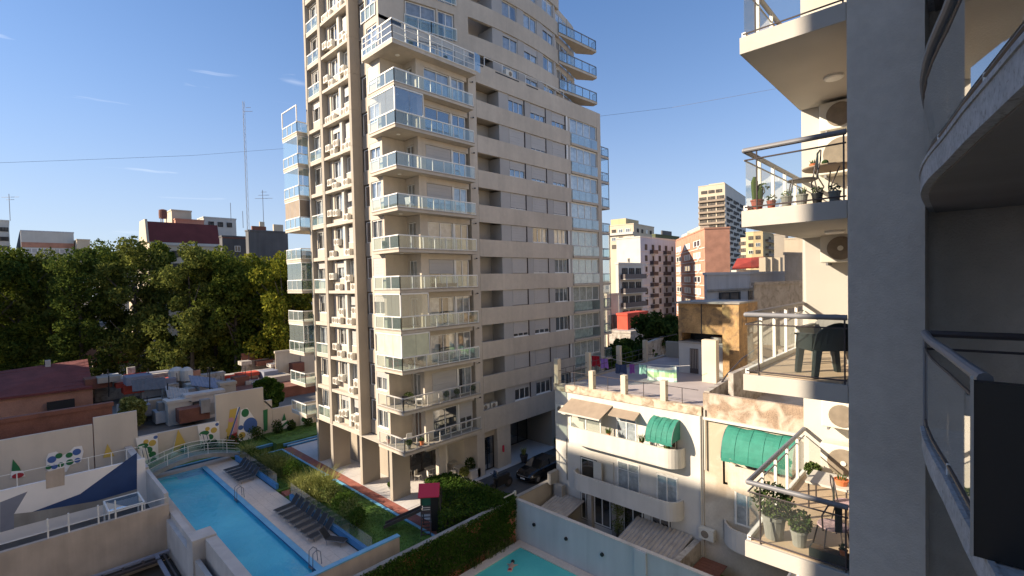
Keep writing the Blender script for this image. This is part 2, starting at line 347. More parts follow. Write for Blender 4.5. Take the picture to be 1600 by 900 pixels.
# ================================================================== THE TOWER
def F(k): return 4.0 + 2.82 * (k - 1)
PR = lambda s, d: (s, 29.0 + d)                 # shaded front
PL = lambda s, d: (19.0 + d, s)                 # sunlit side
def arc(x): return 29.6 + (x - 32.0) ** 2 / 76.0
PA = lambda s, d: (s, arc(s) + d)               # bowed front of the upper storeys
def hx(m, P, s0, s1, d0, d1, z0, z1, mt):
    a, b, c, d = P(s0, d0), P(s1, d0), P(s1, d1), P(s0, d1)
    return m.hexa([(*a, z0), (*b, z0), (*c, z0), (*d, z0), (*a, z1), (*b, z1), (*c, z1), (*d, z1)], mt)
def window(P, s0, s1, z0, z1, d, n, parent, shut=0., pane='pane', back='curtain', backd=.16, sill=True, name='window', fr=.06, rail=None, shutmat='shutter', smat='white'):
    m = MB()
    hx(m, P, s0, s1, d, d + .07, z0, z0 + fr, smat); hx(m, P, s0, s1, d, d + .07, z1 - fr, z1, smat)
    w_ = (s1 - s0) / n
    for i in range(n + 1):
        c = s0 + i * w_; a = max(s0, c - fr / 2 - (fr / 2 if i == n else 0)); b = min(s1, a + fr)
        hx(m, P, a, b, d, d + .07, z0 + fr, z1 - fr, smat)
    if rail: hx(m, P, s0 + fr, s1 - fr, d, d + .06, rail, rail + .05, smat)
    if sill: hx(m, P, s0 - .04, s1 + .04, d - .10, d, z0 - .05, z0, smat)
    o = m.build(name, parent)
    for i in range(n):
        a, b = P(s0 + i * w_, d + .035), P(s0 + (i + 1) * w_, d + .035)
        q = MB(); q.quad((*a, z0 + fr), (*b, z0 + fr), (*b, z1 - fr), (*a, z1 - fr), pane); q.build('pane', o)
    q = MB(); hx(q, P, s0, s1, d + backd + (.12 if back == 'curtain' else 0), d + backd + (.14 if back == 'curtain' else .02), z0, z1, 'room' if back == 'curtain' else back); q.build('interior', o)
    if back == 'curtain':
        c = random.random()
        if c < .35: sp = [(s0, s1)]
        elif c < .6: sp = [(s0, s0 + (s1 - s0) * U(.3, .48)), (s1 - (s1 - s0) * U(.2, .45), s1)]
        elif c < .8: sp = [(s0, s0 + (s1 - s0) * U(.45, .8))]
        else: sp = [(s0 + (s1 - s0) * U(.3, .6), s1)]
        for a_, b_ in sp: q = MB(); hx(q, P, a_, b_, d + backd, d + backd + .02, z0 + .02, z1, random.choice(('curtain', 'curtain', 'curtain2', 'curtain3'))); q.build('curtain', o)
    elif back == 'room' and random.random() < .4: q = MB(); hx(q, P, s0, s1, d + backd - .04, d + backd - .02, z1 - (z1 - z0) * U(.15, .5), z1, 'curtain2'); q.build('blind', o)
    if shut > 0:
        q = MB(); h = z1 - (z1 - z0) * shut; zz = z1; k = max(3, int((z1 - h) / .22)); st = (z1 - h) / k
        for i in range(k): hx(q, P, s0 + .02, s1 - .02, d - .05 + (.006 if i % 2 else 0), d - .012, zz - st + .006, zz, shutmat); zz -= st
        q.build('roller_shutter', o)
    return o
def balustrade(pts, z, h, parent, npan, glass='balglass', rail='white', closed=False, r=.035, name='balustrade', low=True):
    """posts and a top rail along a line of plan points with one glass pane per bay"""
    m = MB(); panes = []
    for (a, b), n in zip(zip(pts, pts[1:]), npan):
        a = Vector((*a, 0)); b = Vector((*b, 0))
        for i in range(n + 1):
            p = a.lerp(b, i / n); m.box(p.x - .025, p.x + .025, p.y - .025, p.y + .025, z, z + h, rail)
            if i < n: q = a.lerp(b, (i + 1) / n); panes.append((p, q))
        dr = (b - a).normalized(); nn = Vector((-dr.y, dr.x, 0)) * r
        for z0, z1 in ((z + h - .04, z + h + .04),) + (((z + .03, z + .07),) if low else ()):
            A = [a - nn, b - nn, b + nn, a + nn]
            m.hexa([(p.x, p.y, z0) for p in A] + [(p.x, p.y, z1) for p in A], rail)
    o = m.build(name, parent)
    for p, q in panes:
        g = MB(); g.quad((p.x, p.y, z + .07), (q.x, q.y, z + .07), (q.x, q.y, z + h - .05), (p.x, p.y, z + h - .05), glass); g.build('glass_panel', o)
    return o

TW = thing('apartment_tower', 'tall beige apartment tower with white railed corner balconies standing over the blue swimming pool', 'apartment building', (19, 29, 0))
NF = 14; ZT = F(15)
# structure behind the faces
core = MB()
core.box(26.0, 44.6, 30.6, 46, F(1) - .3, F(11) - .1, 'beige'); core.box(21.15, 26.0, 29.5, 46, F(1) - .3, F(11) - .1, 'beige')
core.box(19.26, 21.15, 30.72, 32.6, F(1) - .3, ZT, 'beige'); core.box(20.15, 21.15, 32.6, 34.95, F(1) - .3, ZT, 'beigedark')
core.box(19.78, 21.15, 35.3, 39.9, F(1) - .3, ZT, 'beige'); core.box(20.2, 21.15, 34.95, 35.3, F(1) - .3, ZT, 'beige'); core.box(19.9, 21.15, 39.9, 42.65, F(1) - .3, ZT, 'beige'); core.box(20.9, 21.15, 42.65, 46, F(1) - .3, ZT, 'beige')
core.prism([(21.15, 32.6)] + [(x, arc(x) + 1.9) for x in (21.15, 24, 27, 30, 33, 36, 39, 42, 44)] + [(44, 46), (21.15, 46)], F(11) - .1, ZT, 'beige')
core.box(18.98, 44.6, 30.6, 46, F(1) - .34, F(1) - .3, 'soffit')
core.build('wall', TW)

# fins: storey-high pieces with recessed joints
for (y0, y1, dx, gx) in ((34.95, 35.30, .85, 1.3), (39.90, 40.33, .5, 1.3), (42.65, 43.0, .45, 1.2)):
    m = MB(); m.box(19.0, 19 + gx + .25, y0, y1, -.25, F(1) - .28, 'tan'); z = F(1) - .26
    k = 1
    while z < ZT:
        z1 = F(k + 1) - .02; m.box(19.0, 19 + dx, y0, y1, z, z1 - .02, 'tan'); m.box(19.015, 19 + dx - .015, y0 + .015, y1 - .015, z1 - .02, z1, 'beigedark'); z = z1; k += 1
    m.build('fin_pier', TW)
boxes('corner_pier', TW, [(18.98, 20.5, 30.6, 30.95, -.25, F(1) - .34)], 'tan')
boxes('pier', TW, [(22.35, 23.0, 29.4, 29.85, -.25, F(1) - .34)], 'beige')

# ---- sunlit side, storey by storey
ACU = None
def ac_unit(x, y, z, parent, s=1.):
    """outdoor unit facing -X"""
    global ACU
    if ACU is None:
        m = MB(); m.box(0, .30, 0, .78, 0, .55, 'acwhite'); m.lathe((-.001, .50, .28), [(.215, 0), (.215, -.012), (.19, -.02), (.03, -.02)], 'acgrille', 12, 'x')
        m.box(-.012, 0, .04, .2, .08, .44, 'acgrille')
        ACU = m.build('air_conditioner'); ACU.parent = parent; ACU.location = Vector((x, y, z)) - wloc(parent); return ACU
    o = ACU.copy(); COL.objects.link(o); o.parent = parent; o.location = Vector((x, y, z)) - wloc(parent); return o
for k in range(1, NF + 1):
    f = F(k); up = k >= 11
    # wall strip beside the corner, with its window
    boxes('wall_panel', TW, [(19.0, 19.24, 30.72, 32.6, f - .02, f + .95), (19.0, 19.24, 30.72, 32.6, f + 2.32, f + 2.80), (19.0, 19.24, 30.72, 30.98, f + .95, f + 2.32), (19.0, 19.24, 32.42, 32.6, f + .95, f + 2.32)], 'beige')
    window(PL, 30.98, 32.42, f + .98, f + 2.3, .06, 2, TW, shut=random.choice((0, 0, 0, .3, 1)), back=random.choice(('curtain', 'room', 'curtain')), pane='pane')
    if up: balustrade([(18.95, 31.05), (18.95, 33.0)], f + .02, .95, TW, [3], glass='balglass')
    # recessed glazed strip
    window(PL, 32.7, 34.85, f + .85, f + 2.5, .92, 2, TW, back='room', pane='paneblue', sill=False)
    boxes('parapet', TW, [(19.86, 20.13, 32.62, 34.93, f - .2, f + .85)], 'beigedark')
    # service bay with shelves of air conditioners
    boxes('shelf_slab', TW, [(19.04, 19.50, 35.32, 39.88, f - .30, f - .06)], 'beige')
    boxes('spandrel', TW, [(19.51, 19.76, 35.32, 37.1, f - .3, f + 1.02), (19.51, 19.76, 37.52, 39.88, f - .3, f + .92), (19.51, 19.76, 35.32, 36.05, f + 1.02, f + 2.52), (19.51, 19.76, 39.25, 39.88, f + .92, f + 2.52)], 'beige')
    boxes('duct', TW, [(19.30, 19.76, 37.14, 37.50, f - .06, f + 2.52)], 'cleanwhite')
    window(PL, 37.75, 39.2, f + .95, f + 2.35, .60, 2, TW, back='curtain' if k % 3 else 'room', shut=.35 if k % 4 == 1 else 0)
    window(PL, 36.1, 37.0, f + 1.05, f + 2.3, .60, 1, TW, back='curtain', shut=(1, .6, 0)[k % 3])
    ys = [39.0, 38.1, 36.25, 35.4, 37.6, 36.9]; nac = [5, 4, 3, 5, 4, 3, 3, 3, 5, 4, 4, 4, 4, 2][k - 1]
    for i in range(nac): ac_unit(19.08 + U(0, .1), ys[i] + U(-.05, .05), f + (-.05 if R() < .5 else U(.3, .9)), TW)
    # window bay between the last two fins
    boxes('shelf_slab', TW, [(19.05, 19.8, 40.35, 42.63, f - .28, f + .02)], 'beige')
    boxes('wall_panel', TW, [(19.35, 19.6, 40.35, 42.63, f + .02, f + .75), (19.35, 19.6, 40.35, 42.63, f + 2.35, f + 2.53)], 'beige')
    window(PL, 40.45, 42.55, f + .8, f + 2.33, .45, 2, TW, back='curtain' if k % 2 else 'room', shut=.3 if k % 5 == 0 else 0)
    if up or k % 2: balustrade([(19.08, 40.4), (19.08, 42.6)], f + .02, .9, TW, [2])
# ---- balconies sticking out at the far corner
for k in range(1, 11):
    f = F(k); x0, x1, y0, y1 = 18.25, 20.9, 43.35, 46.6
    m = MB(); m.box(x0, x1, y0, y1, f - .27, f - .05, 'beige'); m.box(x0 - .04, x1, y0 - .04, y1, f - .05, f, 'cream'); sl_ = m.build('balcony', TW)
    balustrade([(x0 + .05, y1), (x0 + .05, y0 + .05), (x1, y0 + .05)], f, .92, sl_, [3, 2])
    if k in (9, 8, 5, 3, 7):
        g = 'glaze' if k != 7 else None; bm = MB(); bm.box(x0 + .03, x0 + .07, y0 + .03, y0 + .07, f + .95, f + 2.5, 'white'); bm.box(x0 + .03, x0 + .07, y0, y1, f + 2.45, f + 2.53, 'white'); bm.box(x0, x1, y0 + .03, y0 + .07, f + 2.45, f + 2.53, 'white')
        e = bm.build('balcony_enclosure', sl_)
        for i in range(3):
            a = y0 + .05 + i * 1.06; q = MB(); q.quad((x0 + .05, a, f + .97), (x0 + .05, a + 1.04, f + .97), (x0 + .05, a + 1.04, f + 2.45), (x0 + .05, a, f + 2.45), 'balglass' if k != 7 else 'canopy'); q.build('glass_panel' if k != 7 else 'roller_blind', sl_)
        for i in range(2):
            a = x0 + .05 + i * 1.3; q = MB(); q.quad((a, y0 + .05, f + .97), (a + 1.27, y0 + .05, f + .97), (a + 1.27, y0 + .05, f + 2.45), (a, y0 + .05, f + 2.45), 'balglassblue' if k != 7 else 'canopy'); q.build('glass_panel' if k != 7 else 'roller_blind', sl_)
    elif k == 10:
        bm = MB()
        for (a, b) in (((x0, y0), (x0, y0)), ((x0, y1), (x0, y1))): bm.box(a[0], a[0] + .08, a[1] if a[1] == y0 else a[1] - .08, a[1] + .08 if a[1] == y0 else a[1], f + .95, f + 2.3, 'white')
        bm.box(x0, x0 + .08, y0, y1, f + 2.3, f + 2.38, 'white'); bm.build('frame', sl_)

# ---- corner loggias and their balconies
encl = {9: 'panedark', 4: 'glaze', 3: 'blindgreen'}
wst = {11: ('curtain', 'pane'), 10: ('curtain', 'pane'), 9: ('room', 'paneblue'), 8: ('room', 'paneblue'), 1: ('room', 'panedark')}
for k in range(1, NF + 1):
    f = F(k); c = f + 2.82 - .27
    Pw = PR if k < 11 else PA
    if k < 11:
        wm = MB(); wm.box(20.9, 21.58, 29.0, 29.3, f - .27, c, 'beige'); wm.box(21.58, 25.72, 29.0, 29.3, f + 2.14, c, 'beige'); wm.box(24.02, 24.16, 29.04, 29.3, f, f + 2.14, 'white')
        wm.box(20.9, 21.14, 29.3, 29.55, f, c, 'beige'); wm.box(20.9, 21.14, 30.55, 30.7, f, c, 'beige'); wm.box(20.9, 21.14, 29.55, 30.55, f + 2.1, c, 'beige')
        wm.build_each('wall_panel', TW)
    else:
        wm = MB()
        for a, b in ((20.9, 21.5), (24.0, 24.15), (25.6, 26.9)): hx(wm, PA, a, b, 0, .3, f - .27, c, 'beige')
        for i in range(4): a = 21.5 + i * 1.02; hx(wm, PA, a, a + 1.02, -.02, .28, f + 2.16, c + .27, 'beige')
        wm.build_each('wall_panel', TW)
    boxes('loggia_wall', TW, [(19.0, 20.9, 30.7, 30.72, f - .27, c + .27)], 'beigedark' if k < 0 else 'beige')
    ws = wst.get(k, ('curtain', 'pane'))
    dk = .1 if k < 11 else .12
    window(Pw, 21.62, 23.98, f + .02, f + 2.12, dk, 2 if k > 2 else 2, TW, back=ws[0], pane=ws[1], sill=False, shut=(1. if k in (8, 2) else .5 if k in (7, 5) else 0), name='balcony_door')
    window(Pw, 24.2, 25.55, f + .02, f + 2.12, dk, 2, TW, back=('room' if k in (9, 8, 1) else 'curtain'), pane=('paneblue' if k in (9, 8) else 'pane'), sill=False, name='balcony_door', shut=(.55 if k == 1 else 0))
    if k < 11:
        PX = lambda s, d: (20.9 + d, s)
        window(PX, 29.57, 30.53, f + .02, f + 2.08, .08, 2, TW, back='curtain' if k > 1 else 'maroon', pane='pane', sill=False, name='balcony_door')
        # slab
        m = MB(); poly = [(18.5, 28.2), (25.72, 28.2), (25.72, 28.98), (20.88, 28.98), (20.88, 30.68), (18.98, 30.68), (18.98, 31.55), (18.5, 31.55)]
        m.prism(poly, f - .25, f - .07, 'beige'); m.prism([(x + (-.03 if x < 18.6 else 0), y + (-.03 if y < 28.5 else 0)) for x, y in poly], f - .07, f - .005, 'beigedark'); m.lathe((19.6, 29.5, f - .29), [(.13, 0), (.15, .03)], 'lamp', 12)
        sb = m.build('balcony', TW)
        zz = f - .005
        balustrade([(18.56, 31.5), (18.56, 28.26), (25.68, 28.26)], zz, .92, sb, [3, 7], glass=('balglass' if k > 2 else 'balglassclear'), rail='white' if k > 2 else 'concretelight')
        if k in encl:
            g = encl[k]; bm = MB(); bm.box(18.52, 18.60, 28.22, 28.30, zz + .96, c, 'white'); bm.box(18.52, 20.9, 28.22, 28.28, c - .1, c - .003, 'white'); bm.box(18.52, 18.58, 28.3, 31.5, c - .1, c - .003, 'white'); bm.box(20.86, 20.92, 28.22, 28.3, zz + .96, c - .1, 'white'); bm.build('balcony_enclosure', sb)
            for i in range(2):
                a = 18.62 + i * 1.12; q = MB(); q.quad((a, 28.26, zz + .97), (a + 1.1, 28.26, zz + .97), (a + 1.1, 28.26, c - .1), (a, 28.26, c - .1), 'panedark' if k == 9 else g); q.build('glass_panel' if g != 'blindgreen' else 'roller_blind', sb)
            for i in range(3):
                a = 28.32 + i * 1.05; q = MB(); q.quad((18.56, a, zz + .97), (18.56, a + 1.03, zz + .97), (18.56, a + 1.03, c - .1), (18.56, a, c - .1), 'glaze' if k != 3 else g); q.build('glass_panel' if g != 'blindgreen' else 'roller_blind', sb)
    elif k > 11:
        balustrade([PA(21.4, -.12), PA(23.5, -.12), PA(25.7, -.12)], f + .02, .95, TW, [2, 2])
# terrace on top of the lower block, eleventh floor
f = F(11); m = MB(); poly = [(18.42, 28.15), (26.0, 28.15), (26.0, 30.3), (20.9, 30.9), (18.98, 30.9), (18.98, 32.2), (18.42, 32.2)]
m.prism(poly, f - .30, f - .06, 'beige'); m.prism([(x, y - (.03 if y < 28.5 else 0)) for x, y in poly], f - .06, f, 'cream'); m.lathe((19.7, 29.5, f - .34), [(.15, 0), (.17, .03)], 'lamp', 12)
tb = m.build('balcony', TW)
b_ = balustrade([(18.48, 32.1), (18.48, 28.22), (25.9, 28.22)], f, 1.35, tb, [3, 7], glass='balglassclear')
mm = MB()
for zz in (.45, .9): mm.box(18.46, 18.50, 28.22, 32.1, f + zz, f + zz + .04, 'white'); mm.box(18.5, 25.9, 28.20, 28.24, f + zz, f + zz + .04, 'white')
mm.build('rail', tb)
q = MB(); q.quad((25.95, 28.22, f + .1), (26.7, 28.4, f + .1), (26.7, 28.4, f + 1.5), (25.95, 28.22, f + 1.5), 'balglassblue'); q.build('glass_screen', TW)

# ---- shaded front: bands, piers, windows
boxes('pier', TW, [(25.9, 26.72, 29.0, 30.6, -.25, F(11) + 1.25)], 'beige'); boxes('pier', TW, [(44.12, 44.8, 29.0, 30.6, -.25, F(11) + 1.25)], 'beige')
for k in range(1, 11):
    f = F(k); lo = F(k - 1) + 2.46 if k > 1 else 3.25
    boxes('spandrel', TW, [(26.74, 39.36, 29.0, 29.24, lo, f + 1.05)], 'beige')
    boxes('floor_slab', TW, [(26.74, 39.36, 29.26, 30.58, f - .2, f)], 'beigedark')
boxes('spandrel', TW, [(26.74, 44.1, 29.0, 29.24, F(10) + 2.46, F(11) + 1.25)], 'beige')
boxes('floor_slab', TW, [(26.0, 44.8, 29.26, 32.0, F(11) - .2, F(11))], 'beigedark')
WT = {10: (.3, .6, .65), 9: (1, .9, 1), 8: (.55, .85, .8), 7: (.93, 1, .93), 6: (1, 0, 0), 5: (1, .93, 0), 4: (1, 1, 0), 3: (.8, .74, 0), 2: (1, 1, 1), 1: (.3, .2, .1)}
for k in range(1, 11):
    f = F(k); z0, z1 = f + 1.05, f + 2.46
    pn = MB()
    pn.box(29.4, 30.58, 29.10, 29.34, z0, z1, 'greypanel')
    for a, b in ((32.64, 33.46), (35.64, 36.56)): pn.box(a, b, 29.10, 29.34, z0, z1, 'greypanel')
    pn.box(29.4, 29.5, 29.34, 30.58, f, z1, 'greypanel'); pn.box(38.66, 39.36, 29.10, 29.34, z0, z1, 'greypanel')
    pn.build_each('infill_panel', TW)
    boxes('mullion', TW, [(38.74, 38.96, 29.03, 29.10, z0, z1)], 'white')
    for (a, b), s in zip(((30.62, 32.60), (33.50, 35.60), (36.60, 38.62)), WT[k]):
        dark = k in (10, 8) or (k == 1)
        window(PR, a, b, z0 + .04, z1 - .02, .18, 3, TW, shut=s, pane='paneblue' if k > 7 else ('panedark' if k < 4 else 'pane'), back='room' if k < 5 else 'curtain', sill=s < .97)
    jb = MB()  # dark strips stand in for the shadow lines at window tops and right edges
    for b_x in (32.62, 35.60, 38.64): jb.box(b_x, b_x + .05, 29.06, 29.20, z0, z1, 'steeldark')
    jb.box(30.6, 38.66, 29.245, 29.30, z1 - .035, z1 + .02, 'steeldark'); jb.build_each('reveal_shade', TW)
    # recess with its door
    d = MB(); d.box(26.9, 27.9, 30.50, 30.58, f, f + 2.1, 'door'); d.box(27.98, 28.1, 30.46, 30.58, f, f + 2.5, 'beigedark'); d.box(28.1, 29.4, 30.5, 30.58, f, f + 2.5, 'greypanel'); d.build('service_door', TW)
    if k in (7, 3): window(PR, 26.85, 28.0, f + .9, f + 2.2, 1.35, 2, TW, back='curtain' if k == 7 else 'room')
    if k == 1:
        for i in range(2): q = MB(); q.box(27.0 + i * .95, 27.75 + i * .95, 29.4, 29.7, f + .9, f + 1.4, 'acwhite'); q.lathe((27.32 + i * .95, 29.4, f + 1.15), [(.2, 0), (.19, -.015), (.02, -.015)], 'acgrille', 12, 'y'); q.build('air_conditioner', TW)
    q = MB(); q.box(26.25, 26.33, 28.86, 29.0, f + 2.25, f + 2.33, 'black'); q.box(26.05, 26.25, 28.92, 28.97, f + 2.22, f + 2.26, 'concrete'); q.build('floodlight', TW)
    # glazed end bay
    sl_ = boxes('balcony', TW, [(39.38, 44.10, 28.86, 30.55, f - .24, f - .02)], 'beige')
    lit = k in (6, 5)  # these floors get paler glass to stand in for a warm reflection
    glz = 'pane' if k > 6 else 'glaze'
    e = MB(); e.box(39.4, 44.1, 29.10, 29.16, f + 1.0, f + 1.07, 'white'); e.box(39.4, 44.1, 29.10, 29.16, f + 2.42, f + 2.56, 'white')
    for i in range(5): a = 39.4 + i * 1.15; e.box(a, a + .07, 29.10, 29.16, f + 1.07, f + 2.42, 'white')
    e = e.build('balcony_enclosure', sl_)
    for i in range(4):
        a = 39.45 + i * 1.15
        q = MB(); q.quad((a, 29.13, f + 1.07), (a + 1.1, 29.13, f + 1.07), (a + 1.1, 29.13, f + 2.42), (a, 29.13, f + 2.42), glz); q.build('glass_panel', sl_)
        q = MB(); q.quad((a, 28.92, f), (a + 1.1, 28.92, f), (a + 1.1, 28.92, f + .95), (a, 28.92, f + .95), 'balglassblue' if k > 6 else ('glaze' if lit else 'balglass')); q.build('glass_panel', sl_)
    q = MB(); q.box(39.4, 44.1, 28.90, 28.94, f + .95, f + .99, 'concretelight'); q.build('rail', sl_)
    boxes('curtain', sl_, [(39.5, 43.4, 29.5, 29.52, f, f + 2.5)], 'curtain')
    # end balconies beyond the pier
    if k > 1:
        sb = boxes('balcony', TW, [(44.82, 47.5, 29.7, 33.2, f - .24, f - .02)], 'beige')
        gl = 'balglassblue' if k > 6 else 'balglass'
        balustrade([(44.85, 29.75), (47.45, 29.75), (47.45, 33.1)], f, .95, sb, [2, 2], glass=gl, rail='steel')
        if k in (9, 8, 6, 5, 4, 3):
            for i in range(2): a = 44.86 + i * 1.3; q = MB(); q.quad((a, 29.75, f + 1), (a + 1.28, 29.75, f + 1), (a + 1.28, 29.75, f + 2.5), (a, 29.75, f + 2.5), gl if k > 6 else 'glaze'); q.build('glass_panel', sb)
            q = MB(); q.box(47.42, 47.48, 29.72, 29.78, f + 1, f + 2.55, 'steel'); q.box(44.85, 47.48, 29.72, 29.78, f + 2.5, f + 2.56, 'steel'); q.build('balcony_enclosure', sb)
boxes('wall', TW, [(44.62, 44.8, 30.6, 46, -.25, F(11) + 1.2)], 'beige')
# ---- bowed upper storeys
for k in range(11, NF + 1):
    f = F(k)
    bands = MB(); xs = [26.9 + i * 1.42 for i in range(10)]
    for a, b in zip(xs, xs[1:]): hx(bands, PA, a, b, 0, .26, f + 2.46, f + 2.82 + 1.05, 'beige')
    if k == 11:
        for a, b in zip(xs, xs[1:]): hx(bands, PA, a, b, 0, .26, f - .1, f + 1.05, 'beige')
    bands.build_each('spandrel', TW)
    z0, z1 = f + 1.05, f + 2.46
    pn = MB()
    for a, b in ((29.5, 30.7), (32.6, 33.5), (35.5, 36.5), (38.5, 38.9)): hx(pn, PA, a, b, .08, .3, z0, z1, 'greypanel')
    hx(pn, PA, 29.5, 29.6, .3, 1.9, z0, z1, 'greypanel'); pn.build_each('infill_panel', TW)
    dr = MB(); hx(dr, PA, 27.0, 28.2, 1.8, 1.85, f, f + 2.1, 'door'); dr.build('service_door', TW)
    for (a, b), s in zip(((30.7, 32.6), (33.5, 35.5), (36.5, 38.5)), ((0, .2, .0), (.2, .5, 0), (0, 0, .3), (.4, 0, 0))[k - 11]):
        window(PA, a, b, z0 + .03, z1 - .02, .16, 2, TW, shut=s, back='curtain', sill=False)
    # wedge balconies on the right end
    w0, w1 = (39.3, arc(39.3) - .05), (45.45, 29.75)
    poly = [w0, w1, (45.6, 30.4), (44.0, arc(44.0)), (41.8, arc(41.8))]
    m = MB(); m.prism(poly, f - .20, f - .02, 'beige'); m.prism([(x, y - .02) for x, y in poly], f - .02, f + .02, 'cream'); sb = m.build('balcony', TW)
    balustrade([(39.4, arc(39.4) - .1), (45.4, 29.8), (45.5, 30.4)], f + .02, 1.0, sb, [5, 1], glass='balglassblue', rail='steel')
    wm = MB()
    for a, b in ((38.9, 39.4), (42.2, 42.5), (43.4, 44.2)): hx(wm, PA, a, b, .3, .5, f, f + 2.82, 'beige')
    hx(wm, PA, 39.4, 43.4, .3, .5, f + 2.3, f + 2.82, 'beige'); wm.build_each('wall_panel', TW)
    window(PA, 39.45, 42.15, f + .05, f + 2.28, .35, 3, TW, back='curtain', sill=False, name='balcony_door')
    window(PA, 42.55, 43.35, f + .05, f + 2.28, .35, 1, TW, back='room', pane='panedark', sill=False, name='balcony_door')
# rail and air conditioner on the set-back terrace
m = MB(); z = F(11) + 1.25
for a in (27.8, 29.9, 32.9, 35.9, 38.5): m.box(a, a + .05, 29.08, 29.13, z, z + .75, 'white')
m.box(27.8, 38.5, 29.09, 29.12, z + .72, z + .76, 'white'); m.build('terrace_rail', TW)
m = MB(); m.box(30.6, 31.45, 29.3, 29.65, z + .1, z + .68, 'acwhite'); m.lathe((31.15, 29.3, z + .38), [(.2, 0), (.19, -.015), (.02, -.015)], 'acgrille', 12, 'y'); m.build('air_conditioner', TW)
m = MB()
for a, b in ((26.9, 27.6), (29.0, 31.9), (32.9, 34.5)): m.box(a, b, 28.985, 29.0, z - .22, z - .12, 'black')
m.build_each('drain_slot', TW)
# ---- ground floor
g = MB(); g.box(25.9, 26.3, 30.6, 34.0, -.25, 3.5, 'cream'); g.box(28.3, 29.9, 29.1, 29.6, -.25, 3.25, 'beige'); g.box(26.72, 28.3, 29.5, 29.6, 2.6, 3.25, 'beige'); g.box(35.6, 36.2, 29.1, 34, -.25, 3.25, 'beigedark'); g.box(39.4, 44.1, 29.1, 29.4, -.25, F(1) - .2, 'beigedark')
g.box(26.3, 44.6, 36.0, 36.2, -.25, 3.6, 'greypanel'); g.build('wall', TW)
window(PR, 26.75, 28.28, -.2, 2.6, .55, 2, TW, back='room', pane='panedark', sill=False, name='entrance_door', smat='black', backd=1.0)
window(PR, 30.0, 35.5, -.2, 3.1, 3.2, 4, TW, back='room', pane='panedark', sill=False, name='lobby_glazing', smat='black', backd=1.5)
window(PR, 21.6, 25.85, -.2, 3.3, 4.6, 4, TW, back='room', pane='panedark', sill=False, name='lobby_glazing', smat='steeldark', backd=1.4)
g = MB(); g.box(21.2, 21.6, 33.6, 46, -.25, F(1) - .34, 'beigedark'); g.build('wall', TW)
g = MB(); g.box(20.9, 25.9, 29.0, 29.3, 3.25, F(1) - .25, 'beige'); g.build('spandrel', TW)

# ================================================================== NEIGHBOURING WING ON THE RIGHT
def leaves(m, c, rx, ry, rz, n, sz, mt, shell=.55, droop=0., up=0.):
    """many small leaf faces spread through an ellipsoid's outer volume"""
    k = m.mi(mt)
    for _ in range(n):
        while True:
            p = Vector((U(-1, 1), U(-1, 1), U(-1, 1)))
            if shell < p.length < 1 or (R() < .25 and p.length < 1): break
        q = Vector((c[0] + p.x * rx, c[1] + p.y * ry, c[2] + p.z * rz))
        a = Vector((U(-1, 1), U(-1, 1), U(-.6, 1) + up)).normalized(); b = a.orthogonal().normalized(); d = a.cross(b); s = sz * U(.6, 1.25)
        t = U(0, 6.28); e = b * math.cos(t) + d * math.sin(t); g = a.cross(e)
        i = len(m.v)
        m.v += [tuple(q - e * s - g * s * .5), tuple(q + e * s - g * s * .5), tuple(q + e * s * 1.05 + g * s * .5), tuple(q - e * s * .9 + g * s * .5)]
        m.f.append((i, i + 1, i + 2, i + 3)); m.m.append(k)
    return m
def blades(m, c, r, h, n, wd, mt, lean=.5):
    k = m.mi(mt)
    for _ in range(n):
        t = U(0, 6.283); rr = r * math.sqrt(R()); x, y = c[0] + rr * math.cos(t), c[1] + rr * math.sin(t); t2 = t + U(-.7, .7); hh = h * U(.6, 1.1); l = lean * hh * U(.3, 1)
        dx, dy = math.cos(t2), math.sin(t2); px, py = -dy * wd, dx * wd; i = len(m.v)
        m.v += [(x - px, y - py, c[2]), (x + px, y + py, c[2]), (x + dx * l * .4 + px, y + dy * l * .4 + py, c[2] + hh * .7), (x + dx * l * .4 - px, y + dy * l * .4 - py, c[2] + hh * .7), (x + dx * l, y + dy * l, c[2] + hh)]
        m.f += [(i, i + 1, i + 2, i + 3), (i + 3, i + 2, i + 4)]; m.m += [k, k]
    return m
